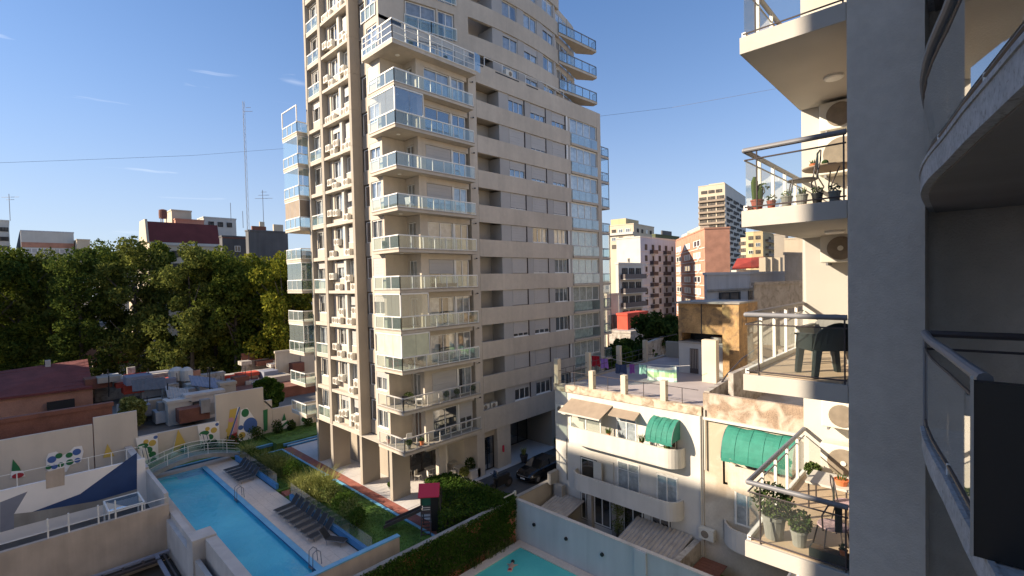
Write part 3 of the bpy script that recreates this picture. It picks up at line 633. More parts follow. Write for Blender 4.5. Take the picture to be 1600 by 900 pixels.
def potted(base, pr, ph, potm, kind, label, sc_=1., cat='potted plant', group=None, leaf='leafpot'):
    t = thing('potted_plant', label, cat, base, group=group); b = Vector(base)
    p = MB(); p.lathe(b, [(pr * .72, 0), (pr * .95, ph * .85), (pr * 1.05, ph * .86), (pr * 1.05, ph), (pr * .9, ph), (pr * .88, ph * .9)], potm, 14); p.build('pot', t, smooth=False)
    m = MB(); c = (b.x, b.y, b.z + ph)
    if kind == 'bush': leaves(m, (c[0], c[1], c[2] + .25 * sc_), .33 * sc_, .33 * sc_, .28 * sc_, int(800 * sc_), .028, leaf)
    elif kind == 'small': leaves(m, (c[0], c[1], c[2] + .05 * sc_), .08 * sc_, .08 * sc_, .06 * sc_, 50, .018, leaf)
    elif kind == 'cactus':
        for dx, dy, h, r in ((0, .04, .42, .045), (.05, -.03, .3, .04), (-.03, -.06, .2, .035)):
            m.lathe((c[0] + dx, c[1] + dy, c[2] - .03), [(r * .8, 0), (r * 1.15, h * .5), (r * 1.25, h * .8), (r * .5, h)], 'leafdark', 8)
        m.path([(c[0], c[1] - .03, c[2]), (c[0], c[1] - .12, c[2] + .12), (c[0], c[1] - .1, c[2] + .2)], .008, 'bark'); leaves(m, (c[0], c[1] - .12, c[2] + .2), .04, .1, .06, 26, .02, leaf)
    elif kind == 'blade': blades(m, (c[0], c[1], c[2] - .02), pr * .6, .16 * sc_, 26, .007, leaf)
    m.build('foliage', t)
    if kind == 'bush': q = MB(); q.tube(c, (c[0], c[1], c[2] + .4 * sc_), .018, 'bark'); q.tube(c, (c[0] + .15, c[1] - .1, c[2] + .35 * sc_), .012, 'bark'); q.build('stem', t)
    return t

NB = thing('residential_block', 'grey and white residential block with glass railed balconies at the right edge', 'apartment building', (8.5, 1.3, -.5))
FX = 8.5; FLO = [22.45, 19.62, 16.77, 14.04, 11.2, 8.4, 5.6, 2.8]
boxes('wall', NB, [(12.4, 24, -9, 2.76, -.5, 30)], 'cleanwhite')
m = MB(); m.box(FX, 9.25, .45, 1.31, -.5, 30, 'fin'); m.build('pillar', NB)
boxes('wall', NB, [(9.25, 9.6, -4, .45, -.5, 30)], 'roughgrey'); boxes('wall', NB, [(9.6, 12.4, -4, 1.2, -.5, 30)], 'roughgrey')
m = MB(); m.box(9.235, 9.25, -1.0, .452, 14.05, 16.5, 'roughgrey'); m.build('render_panel', NB)
for z in FLO:
    m = MB(); th = .27; m.box(FX, 12.38, 1.315, 2.78, z - th, z, 'slablit'); m.box(FX + .06, 12.3, 1.4, 2.72, z, z + .012, 'tilefloor')
    sb = m.build('balcony', NB, bevel=.008)
    lp = MB(); lp.lathe((10.7, 1.85, z - th - .06), [(.13, 0), (.16, .02), (.16, .06)], 'lamp', 18); lp.build('ceiling_lamp', sb)
    g = MB(); H = 1.0
    g.path([(FX + .05, 1.33, z + H), (FX + .05, 2.74, z + H)], .042, 'steel', 12); g.path([(FX + .05, 2.74, z + H), (12.36, 2.74, z + H)], .042, 'steel', 12); g.ball((FX + .05, 2.74, z + H), .042, 'steel')
    g.path([(FX + .05, 1.33, z + H - .16), (FX + .05, 2.74, z + H - .16)], .013, 'steeldark'); g.path([(FX + .05, 1.33, z + .06), (FX + .05, 2.74, z + .06)], .013, 'steeldark')
    for y in (1.36, 2.55): g.tube((FX + .05, y, z - .1), (FX + .05, y, z + H), .012, 'steeldark')
    g.path([(FX + .05, 2.74, z + H - .16), (12.36, 2.74, z + H - .16)], .014, 'steel')
    for x in (9.3, 10.1, 10.9, 11.7): g.box(x, x + .045, 2.71, 2.76, z, z + H - .02, 'white')
    g.box(FX + .05, 12.3, 2.70, 2.76, z + .012, z + .09, 'white')
    gr = g.build('balustrade', sb, smooth=False)
    q = MB(); q.quad((FX + .055, 1.36, z + .08), (FX + .055, 2.73, z + .08), (FX + .055, 2.73, z + H - .17), (FX + .055, 1.36, z + H - .17), 'balglassclear'); q.build('glass_panel', gr)
    for x in (8.6, 9.35, 10.15, 10.95, 11.75): q = MB(); x1 = min(x + .72, 12.3); q.quad((x, 2.735, z + .1), (x1, 2.735, z + .1), (x1, 2.735, z + H - .17), (x, 2.735, z + H - .17), 'balglassclear'); q.build('glass_panel', gr)
nm = MB()
for i in range(12):
    a = i / 12; b = (i + 1) / 12
    nm.quad((8.56 + 3.8 * a, 2.73 - .12 * math.sin(a * 3.1), 15.0), (8.56 + 3.8 * b, 2.73 - .12 * math.sin(b * 3.1), 15.0), (9.0 + 3.36 * b, 2.74, 16.5), (9.0 + 3.36 * a, 2.74, 16.5), 'net')
nm.build('safety_net', NB)
aclab = ['white air conditioner with dark fan tight under the uppermost balcony slab on the right', 'large white air conditioner behind the handrail of the balcony with potted cactus',
         'air conditioner with tan fan and white hub below the balcony with potted cactus', 'air conditioner with tan fan just below the balcony of the plastic armchairs', 'air conditioner with white hub above the lowest balcony on the right']
for (z0, h, hub), lb in zip(((18.70, .58, 0), (17.78, .80, 0), (15.93, .58, 1), (12.42, .56, 0), (11.36, .70, 1)), aclab):
    t = thing('air_conditioner', lb, 'air conditioner', (12.05, 1.9, z0), group='air conditioners on the white wall')
    y0, y1 = (1.42, 2.36) if h > .6 else (1.5, 2.34)
    c = MB(); c.box(12.0, 12.37, y0, y1, z0, z0 + h, 'acwhite'); c.build('casing', t, bevel=.02)
    cy, r = (y0 + y1) / 2 + .05, h * .42; z = z0 + h / 2
    c = MB(); c.lathe((11.995, cy, z), [(r, 0), (r, -.012), (r * .96, -.016), (.03, -.018)], 'acgrille', 24, 'x')
    c.build('fan_grille', t)
    if hub: c = MB(); c.lathe((11.965, cy, z), [(.055, 0), (.05, -.012)], 'acwhite', 12, 'x'); c.build('hub', t)
    c = MB(); c.box(12.02, 12.39, y0 + .1, y0 + .14, z0 - .06, z0, 'steel'); c.box(12.02, 12.39, y1 - .14, y1 - .1, z0 - .06, z0, 'steel'); c.build('bracket', t)
# curved balconies of the wing the camera stands on
CV = [(9.24, .445), (8.5, .44), (7.9, .435), (7.4, .425), (7.0, .41), (6.7, .385), (6.3, .345), (5.9, .29), (5.55, .23), (5.2, .165), (4.8, .10), (4.4, .035), (4.05, -.03), (3.7, -.095), (3.4, -.15), (3.1, -.21), (2.8, -.275), (2.5, -.35), (2.2, -.43)]
OW = thing('residential_wing', 'dark grey wing with curved glass balconies close to the right edge', 'apartment building', (3, -1.6, -.5))
boxes('wall', OW, [(-9, 9.24, -12, -1.6, -.5, 30)], 'cleanwhite'); boxes('wall', OW, [(24.2, 80, -16, -2.5, -.5, 27)], 'warmbuilding')  # wing wall whitened and unseen building row added to bounce warm light
CW = [(x, y) for x, y in CV if x < 6.85]
def crail(cv, z, H, parent, xmin=-9, cross=False):
    cv = [p for p in cv if p[0] >= xmin]
    g = MB(); g.path([(x, y - .03, z + H) for x, y in cv], .04, 'steel', 10); g.path([(x, y - .03, z + H - .16) for x, y in cv], .012, 'steeldark'); g.path([(x, y - .03, z + .08) for x, y in cv], .014, 'steeldark')
    for x, y in cv[::4]: g.tube((x, y - .03, z), (x, y - .03, z + .1), .014, 'white')
    if cross:
        x0, y0 = cv[0]; g.path([(x0, y0 - .03, z + H), (x0 + .15, -1.6, z + H)], .036, 'steeldark', 8); g.path([(x0, y0 - .03, z + H - .16), (x0 + .15, -1.6, z + H - .16)], .014, 'steeldark')
        g.tube((x0, y0 - .03, z), (x0, y0 - .03, z + H), .02, 'steel')
    g = g.build('balustrade', parent)
    for i in range(0, len(cv) - 1, 3):
        q = MB(); seg = cv[i:i + 4]
        for a, b in zip(seg, seg[1:]): q.quad((a[0], a[1] - .03, z + .12), (b[0], b[1] - .03, z + .12), (b[0], b[1] - .03, z + H - .18), (a[0], a[1] - .03, z + H - .18), 'curvedglass')
        q.build('glass_panel', g)
for z, cv, cr_ in ((19.62, CV, 0), (16.77, CV, 0), (14.04, CW, 1), (11.2, CW, 1)):
    m = MB(); poly = cv + [(2.2, -1.6), (9.24 if cv is CV else 7.0, -1.6)]
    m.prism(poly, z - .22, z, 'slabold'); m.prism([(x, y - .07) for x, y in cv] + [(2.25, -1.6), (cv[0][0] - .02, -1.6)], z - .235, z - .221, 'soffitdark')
    m.prism([(x, y + .012) for x, y in cv] + [(x, y - .02) for x, y in reversed(cv)], z - .025, z + .01, 'slabold')
    sb = m.build('balcony', OW); crail(cv, z, 1.0, sb, 3.75 if cr_ else 2.4, cr_)
m = MB(); m.box(3.80, 3.88, -1.6, -.01, 14.05, 15.06, 'black'); dv = m.build('divider_panel', OW); m = MB(); m.box(3.79, 3.89, -.01, .005, 14.05, 15.08, 'slablit'); m.build('edge_strip', dv)
m = MB(); m.box(4.2, 4.6, -1.2, -.8, 14.05, 14.45, 'black'); m.box(3.72, 3.76, -.7, -.45, 15.06, 15.18, 'black'); m.build('planter_box', OW)

# things on the balconies of the block
Z2 = 16.785
PG = 'pots along the balcony front'
for (px, pr, ph, pm, kd, lb) in ((1183, .10, .17, 'potred', 'cactus', 'red plastic pot with a tall paddle cactus at the left corner of the balcony'), (1205, .07, .13, 'potred', 'small', 'small red pot with a low succulent beside the cactus pot'),
        (1229, .085, .17, 'potgrey', 'small', 'pale grey pot with a small rosette standing right of the small red pot'), (1253, .085, .17, 'potgrey', 'blade', 'pale grey pot under the metal chair seat'),
        (1277, .08, .16, 'black', 'small', 'black pot standing in the middle of the balcony front row'), (1304, .085, .16, 'potgrey', 'small', 'grey pot nearest the pillar on the cactus balcony')):
    p = onx(px, 300, 8.72); potted((8.72, p.y, Z2), pr, ph, pm, kd, lb, 1., group=PG)
def chair_metal(loc, rz, label, cushion=None):
    t = thing('metal_chair', label, 'chair', loc, rz); b = Vector(loc)
    def bd(mb, nm, par=t):
        o = mb.build(nm); o.parent = par; return o
    m = MB(); m.lathe((0, 0, .44), [(.20, 0), (.22, .01), (.21, .03)], cushion or 'steeldark', 16); bd(m, 'seat')
    for sx, sy in ((-1, -1), (1, -1), (-1, 1), (1, 1)): m = MB(); m.path([(sx * .15, sy * .15, .44), (sx * .22, sy * .22, 0)], .011, 'steeldark'); bd(m, 'leg')
    m = MB(); m.path([(-.2, .17, .44), (-.23, .22, .7), (-.15, .24, .88), (0, .25, .92), (.15, .24, .88), (.23, .22, .7), (.2, .17, .44)], .012, 'steeldark'); m.box(-.05, .05, .21, .225, .46, .88, 'plasticdark'); bd(m, 'backrest')
    return t
p = onz(1268, 300, 17.3); chair_metal((9.10, 2.02, Z2), rad(200), 'dark metal bistro chair with one wide back slat beside the round table')
t = thing('bistro_table', 'round pale bistro table on thin metal legs on the cactus balcony', 'table', (9.75, 1.78, Z2))
m = MB(); m.lathe((9.75, 1.78, Z2 + .70), [(.36, 0), (.38, .015), (.38, .03)], 'canopy', 24); m.build('table_top', t)
for a in range(3): m = MB(); c, s_ = math.cos(a * 2.1), math.sin(a * 2.1); m.path([(9.75 + .28 * c, 1.78 + .28 * s_, Z2), (9.75 + .06 * c, 1.78 + .06 * s_, Z2 + .4), (9.75 + .22 * c, 1.78 + .22 * s_, Z2 + .7)], .011, 'steeldark'); m.build('leg', t)
potted((9.7, 1.98, Z2 + .73), .065, .08, 'orange', 'blade', 'orange bowl with a spiky plant on the round bistro table', .6)
m = MB(); m.ball((9.65, 1.80, Z2 + .79), .055, 'leafdark'); m.lathe((9.65, 1.80, Z2 + .73), [(.04, 0), (.05, .04)], 'potgrey', 10); m.build('small_cactus', None, label='tiny round cactus in a dish on the bistro table', category='plant')
def armchair(loc, rz, mt, label):
    t = thing('plastic_armchair', label, 'chair', loc, rz, group='plastic armchairs')
    def bd(mb, nm):
        o = mb.build(nm); o.parent = t; return o
    m = MB(); m.box(-.24, .24, -.24, .22, .40, .43, mt); bd(m, 'seat'); t.scale = (1.12, 1.12, 1.05)
    m = MB(); n = 8
    for i in range(n):
        a0, a1 = [(-.29 + .58 * (i + j) / n) for j in (0, 1)]
        y = lambda x: .24 - .5 * x * x; h = lambda x: .84 - 1.9 * x * x
        m.hexa([(a0, y(a0), .42), (a1, y(a1), .42), (a1, y(a1) + .03, .42), (a0, y(a0) + .03, .42), (a0, y(a0) + .1, h(a0)), (a1, y(a1) + .1, h(a1)), (a1, y(a1) + .13, h(a1)), (a0, y(a0) + .13, h(a0))], mt)
    bd(m, 'backrest')
    for s in (-1, 1):
        m = MB(); m.hexa([(s * .24, -.28, .60), (s * .31, -.28, .60), (s * .31, .24, .64), (s * .24, .24, .64), (s * .24, -.28, .63), (s * .31, -.28, .63), (s * .31, .24, .67), (s * .24, .24, .67)], mt)
        m.hexa([(s * .25, -.27, .40), (s * .30, -.27, .40), (s * .30, .2, .40), (s * .25, .2, .40), (s * .26, -.26, .61), (s * .29, -.26, .61), (s * .30, .22, .65), (s * .27, .22, .65)], mt); bd(m, 'armrest')
        for y in (-.24, .24): m = MB(); m.hexa([(s * .25, y - .04, 0), (s * .31, y - .04, 0), (s * .31, y + .04, 0), (s * .25, y + .04, 0), (s * .20, y - .05, .42), (s * .28, y - .05, .42), (s * .28, y + .05, .42), (s * .20, y + .05, .42)], mt); bd(m, 'leg')
    return t
armchair((9.12, 1.70, 14.055), rad(128), 'plasticdark', 'dark green plastic armchair nearest the railing above the white wall units')
armchair((10.3, 1.95, 14.055), rad(255), 'potgrey', 'grey plastic armchair standing behind the dark green one')
Z4 = 11.215
potted((8.90, 2.44, Z4), .19, .40, 'potgrey', 'bush', 'big grey pot with a dense leafy shrub in the corner of the lowest balcony', 1.)
potted((8.9, 2.06, Z4), .13, .26, 'potgrey', 'bush', 'smaller grey pot with a round leafy plant beside the big shrub pot', .6)
mat('stripecushion', (.40, .28, .30), .9, 0, 1, .3, 30)
chair_metal((8.98, 1.60, Z4), rad(120), 'metal chair with striped seat cushion next to the pots on the lowest balcony', 'stripecushion')
chair_metal((10.0, 1.55, Z4), rad(20), 'metal chair with pink cushion at the back of the lowest balcony', 'stripecushion')
t = thing('patio_table', 'white topped low table with a terracotta bowl on the lowest balcony', 'table', (10.75, 1.95, Z4))
m = MB(); m.box(10.4, 11.1, 1.6, 2.3, Z4 + .5, Z4 + .54, 'cleanwhite'); m.build('table_top', t)
for x, y in ((10.45, 1.65), (11.05, 1.65), (10.45, 2.25), (11.05, 2.25)): m = MB(); m.tube((x, y, Z4), (x, y, Z4 + .5), .015, 'steeldark'); m.build('leg', t)
potted((10.6, 1.75, Z4 + .54), .12, .11, 'orange', 'blade', 'terracotta bowl with a spiky plant on the white low table', .7)
potted((11.75, 2.45, Z4), .12, .2, 'potgrey', 'bush', 'silvery leaved plant at the far corner of the lowest balcony', .5)
t = thing('trough_planter', 'long black trough planter on the floor of the lowest balcony', 'planter', (8.75, 1.6, Z4)); m = MB(); m.box(8.62, 8.82, 1.33, 1.86, Z4, Z4 + .16, 'plasticdark'); m.build('trough', t); m = MB(); m.box(8.64, 8.80, 1.35, 1.84, Z4 + .161, Z4 + .165, 'soil'); m.build('soil', t)
t = potted((8.72, 1.42, Z4 + .165), .06, .08, 'orange', 'small', 'small orange pot standing in the black trough planter', .8)
# the wings behind and to the left of the camera, out of the picture, that keep this corner and the pool in shade
OB = thing('city_block', 'plain apartment blocks far left of the pool, out of the picture', 'apartment building', (-10, 10, -.5))
boxes('wall', OB, [(-22, -8.0, 4.0, 14.9, -.5, 38)], 'concretelight')
boxes('wall', OB, [(-44, -30, 50.0, 67.0, -.5, 38.1)], 'concretelight')
boxes('wall', OB, [(-44, -30, 67.0, 86.0, -.5, 27.3)], 'concretelight')
boxes('wall', OB, [(-44, -30, 86.0, 128, -.5, 35.5)], 'concretelight')

# ================================================================== GROUND, POOLS, GARDEN
G = -.25
m = MB(); m.box(-600, 900, -300, 1500, -3.2, -3.0, 'ground')
S('ground', m)
pl = MB()
def slab(x0, x1, y0, y1, z, mt, name, th=.5): return S(name, MB().box(x0, x1, y0, y1, z - th, z, mt))
slab(18.95, 52, 22.6, 60, G, 'plaza', 'plaza', 3)
slab(24.0, 52, 22.6, 28.6, G + .006, 'asphalt', 'driveway', .003)
slab(17.98, 18.95, 22.6, 48.8, G + .004, 'path', 'brick_path', 3)
slab(11.75, 13.95, 24.4, 49.6, G, 'deck', 'pool_deck', 3)
slab(7.24, 13.95, 49.62, 51.0, G, 'deck', 'terrace_end', 3)
slab(-12, 60, 54.9, 160, -1.0, 'ground', 'yards', 2)
slab(13.95, 17.8, 22.6, 37.4, G + .10, 'lawn', 'lawn', 3); slab(13.95, 17.8, 38.8, 48.3, G + .10, 'lawn', 'lawn', 3); slab(14.15, 17.98, 37.5, 38.7, G + .018, 'path', 'path_end', 3)
slab(7.0, 17.98, 51.0, 54.4, G + .1, 'lawn', 'lawn', 3); slab(17.98, 36, 49.9, 54.4, G + .3, 'lawn', 'lawn', 3)
# individual slabs of the pool deck
PD = bpy.data.objects['pool_deck']
tl = MB(); tl.box(0, .53, 0, .78, 0, .012, 'deck'); t0 = None
for j in range(31):
    for i in range(4):
        x, y = 11.80 + i * .54, 24.95 + j * .79
        if t0 is None: t0 = tl.build('paving_slab'); t0.parent = PD; t0.location = (x, y, G + .004)
        else: o = t0.copy(); COL.objects.link(o); o.location = (x, y, G + .004 + U(-.002, .003))
# bigger tiles of the plaza around the columns
PZ = bpy.data.objects['plaza']; tl = MB(); tl.box(0, 1.18, 0, 1.18, 0, .012, 'plaza'); t0 = None
for j in range(16):
    for i in range(6):
        x, y = 18.97 + i * 1.2, 28.8 + j * 1.2
        if t0 is None: t0 = tl.build('paving_slab'); t0.parent = PZ; t0.location = (x, y, G + .004)
        else: o = t0.copy(); COL.objects.link(o); o.location = (x, y, G + .004 + U(-.002, .003))
# bricks of the path
BP = bpy.data.objects['brick_path']; tl = MB(); tl.box(0, .94, 0, .21, 0, .012, 'path'); t0 = None
for j in range(118):
    y = 22.7 + j * .22
    if t0 is None: t0 = tl.build('brick'); t0.parent = BP; t0.location = (17.995, y, G + .008)
    else: o = t0.copy(); COL.objects.link(o); o.location = (17.995, y, G + .008 + U(-.002, .004))
# swimming pool
SP = MB(); SP.box(7.9, 11.5, 24.4, 49.5, -2.4, -2.2, 'bluelight'); SP.box(11.5, 11.75, 24.4, 49.6, -2.2, G + .006, 'bluepaint'); SP.box(7.65, 7.9, 24.4, 49.6, -2.4, G + .3, 'concretelight')
SP.box(7.9, 11.5, 49.5, 49.6, -2.2, G, 'bluelight')
pool = thing('swimming_pool', 'long narrow blue swimming pool beside the pale deck', 'swimming pool', (9.7, 37, G)); SP.build('basin', pool)
m = MB(); m.box(7.9, 11.5, 24.4, 49.5, -.62, -.46, 'poolwater'); m.build('water', pool)
m = MB(); m.box(11.42, 11.78, 24.4, 49.6, G + .008, G + .03, 'bluelight'); m.build('coping', pool)
st = MB()
for i in range(3): st.box(10.2 - i * .35, 11.4, 49.4 - .35 * (i + 1), 49.5, -.44 - .02 * i, -.455 + .03 * (2 - i), 'bluelight')
st.build('steps', pool)
for y in (39.9, 26.9):
    t = thing('pool_ladder', 'steel pool ladder near the %s of the long pool' % ('middle' if y > 30 else 'blue capped end'), 'pool ladder', (11.4, y, G), group='steel ladders of the long pool')
    for d in (0, .5): m = MB(); m.path([(11.9, y + d, G), (11.85, y + d, G + .75), (11.65, y + d, G + .92), (11.42, y + d, G + .8), (11.38, y + d, G - .2), (11.38, y + d, -1.0)], .022, 'steel'); m.build('rail', t)
    for z in (-.35, -.6): m = MB(); m.box(11.33, 11.42, y, y + .5, z, z + .03, 'steel'); m.build('step', t)
# parapet walls left of the pool
m = MB(); m.box(7.25, 7.64, 36.0, 49.6, -4, .30, 'concretelight'); m.build('pool_wall', label='long pale parapet wall along the left edge of the pool', category='wall')
t = MB(); t.box(7.55, 8.15, 24.4, 33.6, -4, .95, 'concretelight'); t.box(6.9, 8.15, 32.6, 33.9, -4, 1.05, 'concretelight'); t.box(7.26, 7.64, 33.9, 36.0, -4, .3, 'concretelight'); t.build('pool_wall', label='thicker higher wall block at the near left side of the pool', category='wall')
# blue planters with glass screens
for (x0, x1, y0, y1, z, lb) in ((13.95, 14.15, 25.0, 36.6, .12, 'near blue kerb with glass screen between deck and shrubs'), (13.95, 14.15, 39.2, 49.0, .12, 'far blue kerb with glass screen between deck and shrubs')):
    t = thing('planter_kerb', lb, 'kerb', (x0, y0, G)); m = MB(); m.box(x0, x1, y0, y1, G, G + .5, 'bluepaint'); m.build('kerb', t)
    n = int((y1 - y0) / 1.9)
    for i in range(n): a = y0 + i * (y1 - y0) / n; q = MB(); q.quad((x0 + .1, a + .03, G + .5), (x0 + .1, a + (y1 - y0) / n - .03, G + .5), (x0 + .1, a + (y1 - y0) / n - .03, G + 1.35), (x0 + .1, a + .03, G + 1.35), 'balglassclear'); q.build('glass_panel', t)
for pts, lb in (([(17.82, 22.7, 17.97, 37.5), (16.6, 37.38, 17.82, 37.52)], 'light blue kerb between the near lawn and the brick path'), ([(17.82, 38.7, 17.97, 48.4), (16.6, 38.68, 17.82, 38.82), (14.6, 48.3, 17.97, 48.45)], 'light blue kerb round the far lawn beside the brick path'), ([(18.65, 48.85, 24.5, 49.0)], 'dark blue low wall behind the columns at the end of the brick path'), ([(8.2, 50.9, 18.6, 51.1), (18.6, 49.7, 36, 49.9)], 'blue kerb along the foot of the far lawn under the mural')):
    t = thing('blue_kerb', lb, 'kerb', (pts[0][0], pts[0][1], G))
    for (x0, y0, x1, y1) in pts: m = MB(); m.box(x0, x1, y0, y1, G - .1, G + .12, 'bluepaint'); m.box(x0 - .02, x1 + .02, y0 - .02, y1 + .02, G + .12, G + .16, 'bluelight'); m.build('kerb', t)
# blue capped wall, hedge wall, grey wall
t = thing('garden_wall', 'cream garden wall with bright blue cap at the near end of the pool', 'wall', (12, 24.3, G)); boxes('wall', t, [(4, 15.3, 24.12, 24.38, -3, .94)], 'courtwall'); boxes('cap', t, [(3.98, 15.33, 24.08, 24.42, .94, 1.02)], 'bluelight')
t = thing('garden_wall', 'white capped wall carrying the ivy above the small turquoise pool', 'wall', (18, 22.4, -1.75)); boxes('wall', t, [(4, 23.2, 22.3, 22.5, -3, .96)], 'concretelight'); boxes('cap', t, [(4, 23.2, 22.26, 22.56, .96, 1.03)], 'concrete')
t = thing('garden_wall', 'tan boundary wall between the parked car and the corrugated roofs', 'wall', (25.5, 22.4, -1.75)); boxes('wall', t, [(23.4, 27.55, 22.3, 22.5, -3, .96)], 'tan'); boxes('cap', t, [(23.4, 27.55, 22.26, 22.56, .96, 1.03)], 'concrete')
t = thing('garden_wall', 'smooth blue grey wall beside the small turquoise pool', 'wall', (23.3, 15, -1.75)); boxes('wall', t, [(23.2, 23.4, 3, 22.26, -3, .94)], 'greybuilding'); boxes('cap', t, [(23.16, 23.44, 3, 22.26, .94, 1.0)], 'concretelight'); boxes('pilaster', t, [(23.08, 23.2, 12.6, 13.3, -3, .96)], 'greybuilding')
for y in (20.6, 18.0, 15.4): q = MB(); q.lathe((23.19, y, -.2), [(.11, 0), (.11, -.09), (.05, -.1)], 'black', 12, 'x'); q.build('wall_light', t)
t = MB(); t.box(23.2, 23.32, 22.28, 22.40, -1.75, 1.5, 'cleanwhite'); t.box(23.05, 23.32, 22.3, 22.38, 1.38, 1.46, 'cleanwhite'); t.box(22.2, 23.1, 22.32, 22.36, 1.36, 1.42, 'cleanwhite'); t.build('wall_post', label='slim white post where ivy wall and blue grey wall meet', category='post')
slab(4, 23.2, 5, 22.3, -1.9, 'soil', 'flower_bed', 1.2); slab(17.0, 23.18, 5, 21.95, -1.75, 'deck', 'pool_surround', .3)
t = thing('swimming_pool', 'small turquoise pool in the garden below the blue grey wall', 'swimming pool', (20, 15, -1.75))
m = MB(); m.box(12, 22.6, 5, 21.35, -1.80, -1.76, 'smallpoolwater'); m.build('water', t); m = MB()
m.box(12, 23.17, 21.35, 21.95, -1.749, -1.68, 'deck'); m.box(22.6, 23.17, 5, 21.35, -1.749, -1.68, 'deck'); m.build('coping', t)
bpy.data.objects['pool_surround'].location.z = -.1
# ivy with bare terracotta patches, grasses in the bed
iv = MB()
for _ in range(30000):
    x = U(6, 23.1); z = U(-1.75, 1.04)
    bare = noise.noise(Vector((x * .45 + 2.1, z * .8, 3)))
    if bare > .26 and z < .35 and R() < .93: continue
    if z < -1.2 and R() < .55: continue
    d_ = .10 + .16 * max(0, noise.noise(Vector((x * 1.3, z * 1.7, 9))) + .3)
    leaves(iv, (x, 22.26 - U(0, d_), z), .1, .05, .1, 1, .055, 'leafhedge', shell=0)
iv.build('ivy', label='ivy and creepers covering the wall above the small pool', category='ivy', kind='stuff')
m = MB(); n_c = 60
for i in range(n_c):
    a = 6 + 17.1 * i / n_c; b = a + 17.1 / n_c
    for k in range(7):
        z0 = -1.9 + k * .38; bare = noise.noise(Vector(((a + b) * .225 + 2.1, (z0 + .19) * .8, 3))); m.box(a, b, 22.25 - (.05 * max(0, bare)), 22.3, z0, z0 + .38, 'terracotta' if bare > .18 else 'soil')
m.build('brick_facing', label='rough earth and terracotta facing showing between the ivy', category='wall', kind='stuff')
fg = MB()
for i in range(26): blades(fg, (U(12, 22.8), 22.05 + U(-.1, .1), -1.9), .25, .7, 26, .018, 'leafshrub', .6)
fg.build('strappy_plants', label='strappy grass tufts in the soil strip under the ivy', category='grass', kind='stuff')
# hedge by the driveway
hd = MB(); HP = [onz(px, py, 1.15) for px, py in ((664, 748), (704, 738), (806, 776), (770, 792), (690, 812))]
hc = sum((Vector((p.x, p.y, 0)) for p in HP), Vector((0, 0, 0))) / 5
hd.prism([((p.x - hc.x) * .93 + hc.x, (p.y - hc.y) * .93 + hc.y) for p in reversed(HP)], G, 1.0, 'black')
for _ in range(12000):
    k = int(U(0, 5)); a, b = HP[k], HP[(k + 1) % 5]; t_ = R(); e = a.lerp(b, t_)
    if R() < .6: u_ = math.sqrt(R()); q_ = Vector((hc.x + (e.x - hc.x) * u_, hc.y + (e.y - hc.y) * u_, 1.15 + U(-.14, .10)))
    else: q_ = Vector((e.x + U(-.08, .08), e.y + U(-.08, .08), U(G, 1.15)))
    leaves(hd, q_, .07, .07, .07, 1, .07, 'leafhedge', shell=0)
hd.build('hedge', label='dense dark green hedge beside the play tower and the driveway', category='hedge')
# lawn grass, as geometry
gr = MB()
for _ in range(16000):
    x, y = random.choice(((U(14.2, 17.8), U(22.8, 37.3)), (U(14.2, 17.8), U(39, 48.2)), (U(14, 30), U(51.2, 54.2))))
    a = U(0, 6.28); i = len(gr.v); z = G + .10 if y < 49 else G + (.1 if x < 17.98 else .3); w_ = .02
    gr.v += [(x - w_ * math.cos(a), y - w_ * math.sin(a), z), (x + w_ * math.cos(a), y + w_ * math.sin(a), z), (x + U(-.05, .05), y + U(-.05, .05), z + U(.06, .13))]; gr.f.append((i, i + 1, i + 2)); gr.m.append(gr.mi('lawn'))
gr.build('grass', label='short green grass blades on the lawns by the pool', category='grass', kind='stuff')
